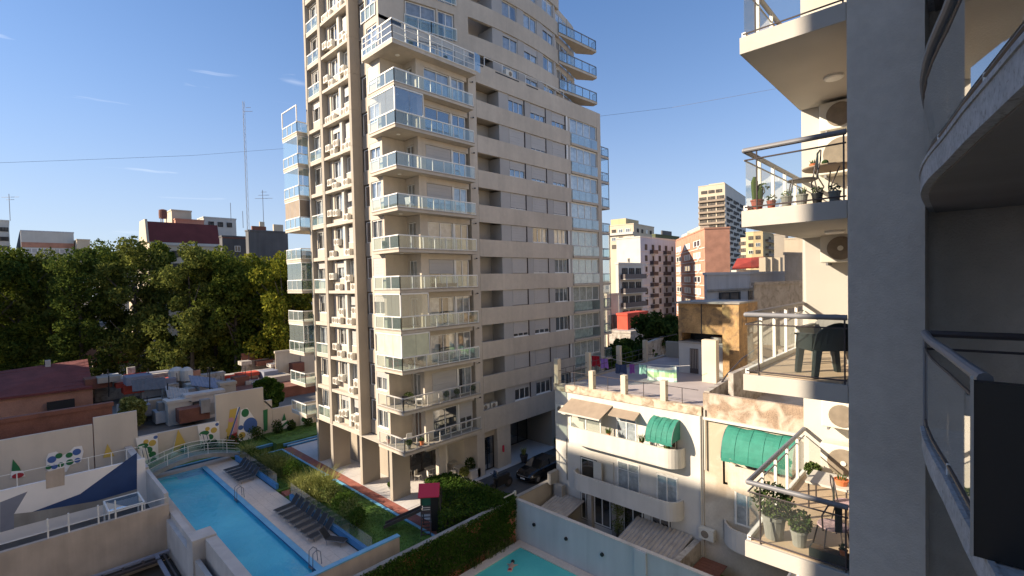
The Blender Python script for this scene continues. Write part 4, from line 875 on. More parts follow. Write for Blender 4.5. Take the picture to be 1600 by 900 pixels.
# shrubs
def shrub(x, y, z, r, h, n, mt, lab, grp='shrubs between the loungers and the lawn', kind='leaf', sz=.055):
    t = thing('shrub', lab, 'shrub', (x, y, z), group=grp); m = MB()
    for _ in range(5): leaves(m, (x + U(-.35, .35) * r, y + U(-.35, .35) * r, z + h * U(.45, .6)), r * .7, r * .7, h * .48, n // 5, sz, mt)
    if kind == 'grass': blades(m, (x, y, z), r * .5, h * 1.25, 260, .012, mt, .9)
    m.build('foliage', t)
    q = MB()
    for i in range(4): q.tube((x + U(-.1, .1), y + U(-.1, .1), z), (x + U(-.4, .4) * r, y + U(-.4, .4) * r, z + h * .7), .02, 'bark', 5, .008)
    q.build('stem', t)
Z = G + .2
for i, (x, y, r, h, mt, kd) in enumerate(((14.75, 47.8, .8, 1.2, 'leafgrass', 'grass'), (14.8, 46.2, .9, 1.3, 'leafhedge', 'leaf'), (14.9, 44.6, .8, 1.2, 'leafshrub', 'grass'), (15.1, 43.0, .9, 1.5, 'leafshrub', 'grass'), (15.3, 41.4, .9, 1.5, 'leafshrub', 'grass'), (15.6, 40.0, .9, 1.5, 'leafhedge', 'leaf'),
        (14.8, 37.0, .8, 1.1, 'leafgrass', 'grass'), (15.3, 35.9, 1.1, 1.5, 'leafgrass', 'grass'), (15.6, 34.5, 1.1, 1.7, 'leafgrass', 'grass'), (15.4, 33.0, 1.0, 1.5, 'leafshrub', 'leaf'), (15.5, 31.5, 1.1, 1.4, 'leafhedge', 'leaf'), (15.4, 30.0, 1.0, 1.5, 'leafshrub', 'leaf'), (15.2, 28.8, .8, 1.2, 'leafhedge', 'leaf'), (16.4, 36.2, .7, .9, 'leafgrass', 'grass'))):
    side = 'far' if y > 38 else 'near'; kdn = {'leafshrub': 'olive green', 'leafhedge': 'dark green', 'leafgrass': 'yellow green grassy'}[mt]
    shrub(x, y, Z, r, h, 900, mt, '%s shrub, %s from the gap in the %s row behind the loungers' % (kdn, ORD[(i - 6) if i > 5 else (5 - i)], side), kind=kd)
for i, (x, y, r, h) in enumerate(((13.2, 53.4, .8, 1.0), (15.0, 53.0, .9, 1.3), (17.2, 53.2, .8, 1.5), (19.3, 53.4, .7, 1.6), (21.0, 53.6, .6, 1.3), (22.6, 53.4, .6, 1.6))):
    shrub(x, y, G + .1, r, h, 420, 'leafdark', '%s dark shrub from the left at the foot of the mural wall' % ORD[i], 'shrubs along the mural wall', sz=.08)
# loungers
def lounger():
    t = thing('sun_lounger', '', 'sun lounger', (0, 0, 0), group='dark sun loungers on the pool deck')
    def bd(mb, nm): o = mb.build(nm); o.parent = t; return o
    m = MB()
    for s in (-1, 1): m.box(-.95, .35, s * .27 - .015, s * .27 + .015, .28, .32, 'steel')
    m.box(-.96, -.93, -.27, .27, .28, .32, 'steel'); bd(m, 'frame')
    m = MB(); m.box(-.93, .34, -.25, .25, .315, .33, 'sling'); bd(m, 'seat')
    m = MB(); m.hexa([(.34, -.25, .32), (.36, -.25, .31), (.36, .25, .31), (.34, .25, .32), (.80, -.25, .86), (.83, -.25, .84), (.83, .25, .84), (.80, .25, .86)], 'sling')
    for s in (-1, 1): m.tube((.35, s * .26, .31), (.83, s * .26, .87), .016, 'steel')
    bd(m, 'backrest')
    for sx, sy in ((-.8, 1), (-.8, -1), (.25, 1), (.25, -1)): m = MB(); m.tube((sx, sy * .30, .29), (sx + (.08 if sx < 0 else -.05), sy * .30, 0), .016, 'steel'); bd(m, 'leg')
    return t
L0 = lounger()
LG = [(13.25, y, rad(8)) for y in (46.3, 45.5, 44.7, 43.9, 43.1)] + [(13.3, y, rad(10)) for y in (35.2, 34.35, 33.5, 32.6, 31.7, 30.8, 29.9)]
for i, (x, y, a) in enumerate(LG):
    o = L0 if i == 0 else dup(L0); o.location = (x, y, G + .016); o.rotation_euler = (0, 0, a)
    o['label'] = ('%s dark lounger of the far group, counted from the bridge' % ORD[i]) if i < 5 else ('%s dark lounger of the near group, counted from the far end' % ORD[i - 5])
o = dup(L0); o.location = (13.35, 28.5, G + .016); o.rotation_euler = (0, 0, rad(118)); o['label'] = 'dark lounger turned crosswise at the near end of the near group'
# bridge
t = thing('footbridge', 'arched grey footbridge with thin white rails over the far end of the pool', 'footbridge', (7.9, 50, G))
def bz(x): return .25 + .75 * math.sin(math.pi * min(1, max(0, (x - 7.4) / 7.0)))
xs = [7.4 + i * .5 for i in range(15)]
m = MB()
for a, b in zip(xs, xs[1:]): m.hexa([(a, 49.2, bz(a) - .35), (b, 49.2, bz(b) - .35), (b, 50.5, bz(b) - .35), (a, 50.5, bz(a) - .35), (a, 49.2, bz(a)), (b, 49.2, bz(b)), (b, 50.5, bz(b)), (a, 50.5, bz(a))], 'concrete')
m.build('deck', t)
for y in (49.25, 50.45):
    for h in (.45, .95): m = MB(); m.path([(x, y, bz(x) + h) for x in xs], .025, 'white' if h > .5 else 'concretelight'); m.build('rail', t)
    for x in xs[::3]: m = MB(); m.tube((x, y, bz(x)), (x, y, bz(x) + .95), .022, 'white'); m.build('baluster', t)
    q = MB()
    for a, b in zip(xs, xs[1:]): q.quad((a, y, bz(a) + .08), (b, y, bz(b) + .08), (b, y, bz(b) + .9), (a, y, bz(a) + .9), 'balgreendark')
    q.build('glass_panel', t)
# play tower
t = thing('play_tower', 'dark play tower with bright red roof and a long slide', 'playground equipment', (18.3, 25.2, G))
for x, y in ((17.75, 24.8), (18.95, 24.8), (17.75, 25.9), (18.95, 25.9)): m = MB(); m.box(x, x + .07, y, y + .07, G, 2.2, 'steeldark'); m.build('post', t)
m = MB(); m.hexa([(17.62, 24.7, 2.1), (18.95, 24.7, 2.1), (18.95, 25.35, 2.72), (17.62, 25.35, 2.72), (17.62, 24.7, 2.15), (18.95, 24.7, 2.15), (18.95, 25.35, 2.77), (17.62, 25.35, 2.77)], 'redslide'); m.hexa([(17.62, 25.36, 2.72), (18.95, 25.36, 2.72), (18.95, 26.0, 2.1), (17.62, 26.0, 2.1), (17.62, 25.36, 2.77), (18.95, 25.36, 2.77), (18.95, 26.0, 2.15), (17.62, 26.0, 2.15)], 'redslide'); m.build('roof', t)
m = MB(); m.box(17.78, 18.98, 24.83, 25.93, 1.0, 1.06, 'steeldark'); m.build('platform', t)
m = MB(); m.box(18.4, 18.9, 24.8, 24.84, -.1, 2.1, 'black'); m.box(17.82, 18.4, 24.84, 24.88, 1.55, 2.1, 'greenpaint'); m.build('side_panel', t)
for z in (1.42, 1.28): m = MB(); m.box(17.84, 18.36, 24.78, 24.8, z, z + .05, 'cleanwhite'); m.build('rung', t)
for i in range(7): m = MB(); m.box(17.84, 18.36, 24.3 + i * .08, 24.36 + i * .08, G + .2 + i * .18, G + .24 + i * .18, 'steeldark'); m.build('rung', t)
for x in (17.8, 18.38): m = MB(); m.tube((x, 24.25, G), (x, 24.83, 1.1), .03, 'steeldark'); m.build('ladder_side', t)
m = MB(); A = Vector((17.75, 25.4, 1.05)); B = Vector((15.35, 25.43, G + .3)); d = (B - A).normalized(); n_ = Vector((-d.y, d.x, 0)).normalized() * .27
m.hexa([A - n_, A + n_, B + n_, B - n_, A - n_ + Vector((0, 0, .04)), A + n_ + Vector((0, 0, .04)), B + n_ + Vector((0, 0, .04)), B - n_ + Vector((0, 0, .04))], 'steeldark')
m.build('slide', t)
for s in (-1, 1):
    q = MB(); o = n_ * s; up_ = Vector((0, 0, .20)); e = n_ * (s * .1); q.hexa([A + o, A + o + e, B + o + e, B + o, A + o + up_, A + o + e + up_, B + o + e + up_, B + o + up_], 'steeldark'); q.build('slide_side', t)
t.rotation_euler = (0, 0, -rad(42))
# mural wall at the back of the garden
MW = thing('mural_wall', 'long taupe boundary wall painted with colourful geometric shapes', 'wall', (14, 54.5, G))
segs = [(-12, 4.7, 4.2, 54.65), (4.75, 7.75, 4.75, 54.6), (7.75, 13.95, 2.35, 54.5), (13.95, 18.45, 5.0, 54.45), (18.45, 19.3, 3.5, 54.5), (19.3, 40, 2.5, 54.5)]
for a, b, z, y in segs: m = MB(); m.box(a + .01, b - .01, y, y + .3, -2, z, 'muraltan'); m.build('wall_panel', MW)
m = MB(); m.hexa([(18.46, 54.5, 3.5), (19.3, 54.5, 2.5), (19.3, 54.8, 2.5), (18.46, 54.8, 3.5), (18.46, 54.5, 3.7), (19.3, 54.5, 2.7), (19.3, 54.8, 2.7), (18.46, 54.8, 3.7)], 'muraltan'); m.build('coping', MW)
yw = [54.43]
def paint(pts, mt, y=None, lay=0):
    """flat painted shape given as x,z points"""
    y = 54.44 if y is None else y
    q = MB(); yy = y - .006 * (lay + 1); q.add([(x, yy, z) for x, z in pts], [tuple(range(len(pts)))], mt); q.build('painted_shape', MW)
def disc(cx, cz, rx, rz, mt, y=None, lay=1): paint([(cx + rx * math.cos(t * math.pi / 10), cz + rz * math.sin(t * math.pi / 10)) for t in range(20)], mt, y, lay)
def wx(px, py, y=54.45): p = ony(px, py, y); return (p.x, p.z)
def wp(lst, mt, lay=0, y=54.43): paint([wx(a, b) for a, b in lst], mt, y, lay)
def wd(px, py, r, mt, lay=2, rz=1.): c = wx(px, py); disc(c[0], c[1], r, r * rz, mt, 54.43, lay)
for ox, oy in ((0, 0), (96, -20)):
    wp([(212 + ox, 684 + oy), (246 + ox, 678 + oy), (249 + ox, 735 + oy), (222 + ox, 742 + oy)], 'muralwhite')
    wd(243 + ox, 683 + oy, .16, 'mblue'); wd(228 + ox, 690 + oy, .2, 'myellow'); wd(238 + ox, 692 + oy, .28, 'myellow'); wd(223 + ox, 697 + oy, .42, 'mgreen', 2, .6); wd(232 + ox, 703 + oy, .3, 'mgreen'); wd(238 + ox, 710 + oy, .28, 'mgreen'); wd(240 + ox, 719 + oy, .25, 'mgreen')
    wp([(217 + ox, 698 + oy), (230 + ox, 700 + oy), (236 + ox, 728 + oy), (224 + ox, 732 + oy)], 'muralwhite', 3)
    for dx in (0, 6): wp([(220 + dx + ox, 698 + oy), (221 + dx + ox, 698 + oy), (229 + dx + ox, 730 + oy), (228 + dx + ox, 730 + oy)], 'navy', 4)
wp([(278, 672), (284, 686), (292, 700), (266, 715)], 'muralwhite'); wp([(278, 671), (290, 692), (284, 708), (270, 706)], 'myellow', 1); wd(287, 701, .32, 'mgreen')
wp([(359, 640), (372, 637), (368, 695), (352, 700)], 'myellow'); wp([(371, 636), (374, 636), (362, 700), (357, 700)], 'muralwhite', 1); wd(361, 656, .25, 'mpink'); wd(357, 672, .25, 'myellow')
wp([(373, 636), (375, 636), (358, 690), (355, 691)], 'mblue', 2); wp([(371, 648), (371, 674), (362, 680)], 'mpink', 3); wp([(362, 678), (370, 675), (370, 697), (352, 700)], 'mred', 3)
wp([(376, 640), (386, 637), (399, 655), (401, 676), (390, 690), (370, 694)], 'muralwhite'); wd(383, 645, .36, 'mgreen', 2, 1.2); wd(391, 664, .68, 'mblue', 2, 1.15); wd(376, 668, .24, 'mblue'); wd(378, 680, .33, 'myellow')
wp([(411, 641), (418, 639), (418, 672), (412, 674)], 'mgreen'); wp([(444, 648), (452, 668), (434, 672)], 'muralwhite'); wp([(444, 645), (447, 656), (440, 658)], 'mgreen', 1); wp([(436, 668), (450, 656), (451, 659), (438, 671)], 'mgreen', 1)
wp([(468, 642), (490, 639), (489, 670), (470, 672)], 'muralwhite'); wd(470, 643, .15, 'mblue'); wp([(470, 646), (478, 643), (474, 660)], 'myellow', 1); wd(482, 647, .42, 'mgreen', 2, .6); wd(475, 655, .3, 'mgreen')
wp([(168, 694), (179, 713), (161, 716)], 'myellow', 0, 54.55)
# yellow of the left mural panels further left, a butterfly-like patterned cut-out and small motif
q_ = [(72, 718), (76, 709), (88, 706), (98, 712), (108, 707), (116, 699), (128, 697), (131, 706), (127, 722), (110, 728), (104, 738), (84, 742), (73, 735)]
wp(q_, 'muralwhite', 0, 54.6)
for (a, b, r, c) in ((81, 718, .27, 'mblue'), (92, 712, .22, 'mgreen'), (108, 711, .22, 'mgreen'), (120, 706, .27, 'mblue'), (95, 726, .2, 'mgreen'), (109, 722, .24, 'mgreen'), (121, 719, .2, 'mblue'), (85, 729, .2, 'mblue'), (76, 730, .18, 'mgreen')): c0 = wx(a, b, 54.6); disc(c0[0], c0[1], r, r, c, 54.59, 2)
wp([(20, 718), (30, 730), (34, 738), (18, 738)], 'mgreen', 0, 54.6); wp([(18, 737), (36, 736), (40, 745), (16, 748)], 'muralwhite', 1, 54.6); c0 = wx(28, 743, 54.6); disc(c0[0], c0[1], .34, .2, 'mred', 54.58, 3)
# terrace of the court at the left
t = thing('court_terrace', 'sunken terrace with white and blue painted wall left of the pool', 'terrace', (3, 43, -3)); CT = t
boxes('wall', t, [(-8, 7.0, 46.6, 46.8, -3, 2.55)], 'muralwhite')
boxes('wall', t, [(-8, 7.2, 39.9, 40.2, -6, .92)], 'courtwall'); boxes('floor', t, [(-8, 7.0, 40.2, 46.6, -3, -1.0)], 'asphalt')
boxes('wall', t, [(7.0, 7.24, 40.2, 46.8, -3, 1.6)], 'concretelight'); boxes('wall', t, [(6.75, 7.24, 46.8, 54.4, -3, 1.75)], 'concretelight')
boxes('wall', t, [(7.0, 7.25, 24.4, 39.9, -8, -.1)], 'concretelight')
def cp(px, py, y=46.59): p = ony(px, py, y); return (p.x, y, p.z)
def cpaint(l, mt, y): q = MB(); q.add([cp(a, b, y) for a, b in l], [tuple(range(len(l)))], mt); q.build('painted_shape', t)
cpaint([(50, 800), (125, 772), (214, 707), (214, 764), (150, 783), (50, 800)][:5], 'navy', 46.592)
cpaint([(0, 785), (43, 768), (22, 803), (0, 806)], 'muralgrey', 46.593)
cpaint([(71, 738), (101, 730), (101, 758), (72, 764)], 'courtwall', 46.59)
cpaint([(22, 803), (50, 800), (150, 783), (214, 764), (214, 775), (22, 825)], 'concrete', 46.591)
cpaint([(0, 806), (22, 803), (22, 826), (0, 832)], 'muralgrey', 46.591)
m = MB()
for z in (3.5,): m.path([(-8, 46.7, z), (7.0, 46.7, z)], .025, 'white')
m.build('rail', t)
for x in (.05, 2.2, 3.7, 5.0, 5.9, 6.8): m = MB(); m.tube((x, 46.7, 2.5), (x, 46.7, 3.5), .03, 'white'); m.build('post', t)
m = MB(); m.path([(-8, 40.05, 1.35), (7.1, 40.05, 1.35)], .03, 'white'); m.build('rail', t)
for px in (73, 106, 153, 180, 222): p = ony(px, 790, 40.05); m = MB(); m.box(p.x - .04, p.x + .04, 40.0, 40.08, .92, 2.1 if px < 200 else 1.5, 'white'); m.build('post', t)
t2 = thing('glass_canopy', 'white framed glass canopy standing on the dark terrace floor', 'canopy', (5, 42.5, -1))
for x, y in ((4.2, 41.6), (6.1, 41.6), (4.2, 44.0), (6.1, 44.0)): m = MB(); m.tube((x, y, -1), (x, y, .9), .05, 'white'); m.build('post', t2)
m = MB(); m.path([(4.2, 41.6, .9), (6.1, 41.6, .9), (6.1, 44, .9), (4.2, 44, .9), (4.2, 41.6, .9)], .06, 'white'); m.build('frame', t2); m = MB(); m.quad((4.2, 41.6, .92), (6.1, 41.6, .92), (6.1, 44, .92), (4.2, 44, .92), 'balglassblue'); m.build('glass_panel', t2)
t2 = MB()
for i in range(4): t2.box(2 + i * 1.2, 3 + i * 1.2, 37.3, 37.6, -5.6, -5.2, 'muralgrey'); 
t2.box(-8, 7.0, 24.4, 39.9, -8.2, -8, 'dark'); S('light_well', t2)
m = MB(); m.box(-8, 6.9, 38.7, 39.0, -1.9, -1.75, 'muralgrey'); m.box(-8, 6.3, 37.9, 38.1, -1.9, -1.75, 'steeldark'); m.box(6.1, 6.3, 24.5, 38.7, -1.9, -1.75, 'muralgrey'); m.box(-8, 6.9, 39.0, 39.9, -2.4, -2.3, 'black')
for i in range(14): m.box(-7.6 + i, -7.5 + i, 37.9, 39.0, -1.86, -1.80, 'steeldark')
m.box(-8, 6.1, 24.5, 37.9, -3.2, -3.1, 'black'); m.box(6.3, 6.95, 24.5, 38.7, -2.4, -2.3, 'black'); m.box(6.5, 6.6, 24.5, 38.7, -1.86, -1.8, 'steeldark'); m.build('grating_pit_shade', label='iron ledge with black sheets for the pit shade in the light well left of the pool', category='ledge')  # black sheets between and under the ledges paint in the pit's darkness

# ================================================================== WHITE HOUSE, ITS TERRACE AND YARD
WH = thing('old_house', 'old white two storey house with two rounded balconies, green awnings and a roof terrace', 'house', (27.6, 16, -1.6))
X0 = 27.6
boxes('wall', WH, [(X0, 45, 11.3, 22.2, -2, 7.6)], 'whitewall'); boxes('wall', WH, [(X0 + .08, 45, 4.5, 11.28, -2, 7.6)], 'patchy')
boxes('terrace_floor', WH, [(X0 + .3, 45, 11.5, 22.0, 7.6, 7.86)], 'rooffloor')
boxes('cornice', WH, [(X0 - .10, X0 + .32, 11.32, 22.25, 7.62, 8.12)], 'cornice'); boxes('cornice', WH, [(X0 - .16, X0 + .1, 4.5, 11.2, 7.45, 7.60)], 'whitewall')
boxes('parapet', WH, [(X0 + .02, X0 + .3, 4.5, 11.26, 7.60, 8.95)], 'peeled')
py_ = [22.02] + [onx(p, 600, X0 + .1).y for p in (925, 975, 1037)]
for i, y in enumerate(py_):
    boxes('post', WH, [(X0 - .05, X0 + .32, y - .17, y + .17, 8.12, 9.35 if i else 9.9)], 'cream')
ys = py_ + [11.4]
for a, b in zip(ys, ys[1:]):
    m = MB(); m.path([(X0 + .13, a - .17, 9.05), (X0 + .13, b + .17, 9.05)], .022, 'steeldark'); m.path([(X0 + .13, a - .17, 8.3), (X0 + .13, b + .17, 8.3)], .015, 'steeldark'); m.tube((X0 + .13, (a + b) / 2, 8.12), (X0 + .13, (a + b) / 2, 9.05), .022, 'steeldark'); m.build('railing', WH)
xs_ = [27.75, 31.6, 36.2, 40.8]
for x in xs_[1:]: boxes('post', WH, [(x - .17, x + .17, 21.8, 22.15, 7.86, 9.9)], 'cream')
for a, b in zip(xs_, xs_[1:]):
    m = MB()
    for z in (8.2, 8.7, 9.1): m.path([(a, 22, z), (b, 22, z)], .02, 'steeldark')
    for i in range(1, 4): m.tube((a + (b - a) * i / 4, 22, 7.86), (a + (b - a) * i / 4, 22, 9.1), .02, 'steeldark')
    m.build('railing', WH)
boxes('low_wall', WH, [(44.6, 44.9, 11.3, 21.8, 7.86, 9.4), (30, 44.9, 21.9, 22.2, 7.6, 8.0)], 'tan')
# boundary wall along the terrace's right side
m = MB(); m.prism([(X0 + .3, 11.0), (38, 11.0), (38, 11.3), (X0 + .3, 11.3)], 7.6, lambda p: 9.0 + (p[0] - X0) * .06, 'oldwall'); m.build('boundary_wall', WH)
# bow balconies
def bow(y0, y1, z0, z1, out, r, nm, mt='whitewall', th=.12, x0=X0, floor=True):
    def outline(off):
        pts = [(x0, y1 - off)]; n = 7; o = out - off; rr = r - off
        for i in range(n + 1): t = i / n * math.pi / 2; pts.append((x0 - o + rr - rr * math.sin(t), y1 - off - rr + rr * math.cos(t)))
        for i in range(n + 1): t = i / n * math.pi / 2; pts.append((x0 - o + rr - rr * math.cos(t), y0 + off + rr - rr * math.sin(t)))
        return pts + [(x0, y0 + off)]
    a, b = outline(0), outline(th); m = MB()
    for i in range(len(a) - 1):
        m.hexa([(*a[i], z0), (*a[i + 1], z0), (*b[i + 1], z0), (*b[i], z0), (*a[i], z1), (*a[i + 1], z1), (*b[i + 1], z1), (*b[i], z1)], mt)
    if floor: m.prism(outline(.01), z0 + .01, z0 + .14, mt)
    return m.build(nm, WH)
bow(12.35, 20.7, 4.35, 5.5, .95, .85, 'balcony'); bow(12.5, 20.35, 1.15, 2.3, .95, .85, 'balcony')
bow(4.4, 10.2, 3.9, 5.35, .75, 1.6, 'bay', 'patchy', x0=X0 + .08); bow(5.5, 10.2, .75, 1.9, 1.0, 1.3, 'balcony', x0=X0 + .08)
PH = lambda s, d: (X0 + d, s)
def hw(y0, y1, z0, z1, n, back='curtain', pane='pane', shut=0, fr=.07, rail=None, out=-.05):
    m = MB(); m.box(X0 - .012, X0 - .004, y0 - .06, y1 + .06, z0 - .06, z1 + .06, 'dark' if back == 'room' else 'curtain'); 
    P = PH; mm = MB()
    hx(mm, P, y0, y1, out, -.013, z0, z0 + fr, 'white'); hx(mm, P, y0, y1, out, -.013, z1 - fr, z1, 'white'); w_ = (y1 - y0) / n
    for i in range(n + 1): c = y0 + i * w_; a = min(max(y0, c - fr / 2), y1 - fr); hx(mm, P, a, a + fr, out, -.013, z0 + fr, z1 - fr, 'white')
    if rail: hx(mm, P, y0 + fr, y1 - fr, out + .005, -.013, rail, rail + .04, 'white')
    o = mm.build('window', WH); m.build('curtain' if back != 'room' else 'opening', o)
    for i in range(n): q = MB(); q.quad((X0 - .03, y0 + i * w_, z0), (X0 - .03, y0 + (i + 1) * w_, z0), (X0 - .03, y0 + (i + 1) * w_, z1), (X0 - .03, y0 + i * w_, z1), pane); q.build('pane', o)
    return o
hw(15.55, 17.0, 4.6, 6.75, 2, rail=6.3); hw(15.4, 17.0, 1.4, 3.65, 2, rail=3.1); hw(12.85, 14.2, 1.4, 3.5, 2, 'curtain'); hw(18.7, 19.95, 1.4, 3.15, 1, 'room', 'panedark')
boxes('shutter', WH, [(X0 - .42, X0 - .37, 18.0, 18.65, 1.4, 3.3), (X0 - .06, X0 - .02, 17.3, 18.0, 1.3, 3.4)], 'cleanwhite')
hw(12.9, 14.0, 5.3, 6.6, 2, 'room')
hw(8.3, 9.5, 1.9, 3.75, 2, 'curtain'); hw(6.8, 9.5, 5.4, 6.5, 5, 'curtain')
# glazed veranda and canopies
m = MB(); m.hexa([(X0 - 1.15, 17.6, 6.45), (X0, 17.3, 7.15), (X0, 20.7, 7.15), (X0 - 1.15, 21.0, 6.45), (X0 - 1.15, 17.6, 6.50), (X0, 17.3, 7.22), (X0, 20.7, 7.22), (X0 - 1.15, 21.0, 6.50)], 'canopy'); m.build('canopy', WH)
m = MB(); m.hexa([(X0 - .7, 15.3, 6.72), (X0, 15.3, 7.05), (X0, 17.25, 7.05), (X0 - .7, 17.25, 6.72), (X0 - .7, 15.3, 6.77), (X0, 15.3, 7.1), (X0, 17.25, 7.1), (X0 - .7, 17.25, 6.77)], 'canopy'); m.build('canopy', WH)
boxes('gutter', WH, [(X0 - 1.2, X0 - 1.14, 17.6, 21.0, 6.40, 6.50)], 'cleanwhite')
for y in (20.2, 18.9, 17.75): boxes('veranda_post', WH, [(X0 - .80, X0 - .73, y, y + .07, 5.3, 6.6)], 'white')
q = MB(); q.quad((X0 - .77, 17.8, 5.4), (X0 - .77, 20.2, 5.4), (X0 - .77, 20.2, 6.5), (X0 - .77, 17.8, 6.5), 'glaze'); q.build('glass_panel', WH)
def awning(y0, y1, zt, zf, out, lab):
    m = MB(); n = 8; pr = [(X0 - out * math.sin(t * math.pi / 2 / n), zt - (zt - zf) * (1 - math.cos(t * math.pi / 2 / n))) for t in range(n + 1)]
    k = 7
    for j in range(k):
        a, b = y0 + (y1 - y0) * j / k, y0 + (y1 - y0) * (j + 1) / k
        for i in range(n):
            da = .03 * math.sin(j * 2.1 + i); db = .03 * math.sin((j + 1) * 2.1 + i); da2 = .03 * math.sin(j * 2.1 + i + 1); db2 = .03 * math.sin((j + 1) * 2.1 + i + 1)
            m.quad((pr[i][0], a, pr[i][1] + da), (pr[i][0], b, pr[i][1] + db), (pr[i + 1][0], b, pr[i + 1][1] + db2), (pr[i + 1][0], a, pr[i + 1][1] + da2), 'awning')
        m.quad((pr[n][0], a, zf + .02), (pr[n][0], b, zf + .02), (pr[n][0] + .02, b, zf - .16 + .03 * math.sin(j * 3)), (pr[n][0] + .02, a, zf - .16 + .03 * math.sin(j * 5)), 'awning')
    for y in (y0, y1):
        c = (X0, y, zf)
        for i in range(n): m.add([c, (pr[i][0], y, pr[i][1]), (pr[i + 1][0], y, pr[i + 1][1])], [(0, 1, 2)], 'awning')
    a = m.build('awning', WH, label=lab); f = MB()
    for j in range(1, 5):
        yy = y0 + (y1 - y0) * j / 5; r_ = MB(); r_.path([(x - .012, yy, z + .012) for x, z in pr], .009, 'awning', 4); r_.build('seam', a)
    for y in (y0, y1): f.path([(x - .01, y, z - .02) for x, z in pr], .015, 'steel')
    f.build('frame', a)
awning(12.65, 14.35, 7.1, 5.95, 1.15, 'small green fabric awning at the right end of the upper balcony'); awning(6.4, 9.85, 7.32, 5.85, 1.15, 'wide green fabric awning over the bay')
for y, z0, mt in ((11.42, -1, 'cleanwhite'), (11.15, 4.5, 'cleanwhite'), (21.2, 1.2, 'steeldark')): m = MB(); m.tube((X0 - .05, y, z0), (X0 - .05, y, 8.0 if y < 20 else 4.2), .05 if y < 20 else .02, mt, 8); m.build('drainpipe', WH)
for y, z, lb in ((21.0, 6.05, ''), (10.6, .55, '')):
    m = MB(); m.box(X0 - .38, X0 - .04, y, y + .85, z, z + .62, 'acwhite'); m.lathe((X0 - .385, y + .5, z + .31), [(.22, 0), (.21, -.015), (.02, -.015)], 'acgrille', 14, 'x'); m.build('air_conditioner', WH)
for y0, y1, z1 in ((19.2, 20.0, .7), (17.6, 18.9, .8), (15.2, 16.6, .8), (13.4, 14.6, .8)): hw(y0, y1, -1.2, z1, 2, 'room', 'panedark')
for y in (18.95, 17.0): boxes('pier', WH, [(X0 - .3, X0, y, y + .35, -1.6, 1.15)], 'oldwall')
# yard
slab(23.4, 27.6, 2, 22.28, -1.6, 'concrete', 'yard', 1.2); slab(27.6, 32, -2, 4.4, -1.6, 'concrete', 'yard', 1.2)
slab(25.0, 27.5, 4.0, 10.4, -1.3, 'lawn', 'yard_lawn', .2)
def corr(pts, lab, mt='corrugated', n=16, amp=.07):
    """corrugated sheet roof: a folded sheet between four corners"""
    A, B, C, D = [Vector(p) for p in pts]; m = MB(); up_ = Vector((0, 0, 1))
    for i in range(n * 2):
        t0, t1 = i / (n * 2), (i + 1) / (n * 2); h0, h1 = (amp if i % 2 else 0), (0 if i % 2 else amp)
        m.quad(A.lerp(B, t0) + up_ * h0, A.lerp(B, t1) + up_ * h1, D.lerp(C, t1) + up_ * h1, D.lerp(C, t0) + up_ * h0, mt)
    m.quad(A - up_ * .06, B - up_ * .06, C - up_ * .06, D - up_ * .06, 'corrugateddark')
    return m.build('corrugated_roof', label=lab, category='roof')
corr([(24.4, 21.9, -.35), (24.4, 19.6, -.35), (27.4, 19.6, .15), (27.4, 21.9, .15)], 'small grey corrugated roof between the tan wall and the white house', n=9)
corr([(24.6, 15.6, -.2), (24.6, 12.0, -.2), (27.5, 11.9, .35), (27.5, 15.6, .35)], 'large grey corrugated roof under the lower balcony of the white house', n=14)
t = thing('yard_walls', 'rough stone walls and brown slatted deck in the yard below the patched wall', 'wall', (26, 11.5, -1.6)); boxes('wall', t, [(24.2, 27.5, 11.45, 11.8, -1.6, .25)], 'oldwall'); boxes('wall', t, [(24.4, 24.6, 12, 21.9, -1.6, -.4)], 'oldwall'); boxes('wall', t, [(25.9, 26.1, 4.0, 8.6, -1.3, -.4)], 'oldwall')
for i in range(9): boxes('plank', t, [(24.6 + i * .31, 24.88 + i * .31, 9.9, 11.3, -.62, -.58)], 'brickdark')
m = MB(); m.box(26.6, 27.5, 21.95, 22.25, .9, 1.75, 'concrete'); m.box(26.9, 27.3, 21.2, 21.95, -1.6, .9, 'concrete'); m.build('chimney_block', label='low concrete block between the tan wall and the white house corner', category='block')
# plants of the white house
for (x, y, z, h, lb) in ((X0 - .7, 17.2, 5.5, .35, 'small yellow green plant on the parapet of the upper white balcony'), (X0 - .6, 14.9, 5.4, .45, 'leafy plant on the upper white balcony beside the green awning'), (X0 - .6, 13.2, 5.3, .5, 'orange pots with plants under the small green awning')):
    t = thing('potted_plant', lb, 'potted plant', (x, y, z)); m = MB(); m.lathe((x, y, z - .12), [(.1, 0), (.14, .22)], 'orange', 10); m.build('pot', t); m = MB(); blades(m, (x, y, z + .08), .2, h, 40, .02, 'leafpot', .7); m.build('foliage', t)
m = MB()
for i in range(9): leaves(m, (X0 - .4 - .1 * R(), 16.9 - i * .03, .1 + U(-.9, .6)), .3, .4, .3, 60, .05, 'leafshrub')
t = thing('climbing_plant', 'pale climbing plant in the dark gap under the lower white balcony', 'plant', (X0 - .4, 16.8, -1.6)); m.build('foliage', t)
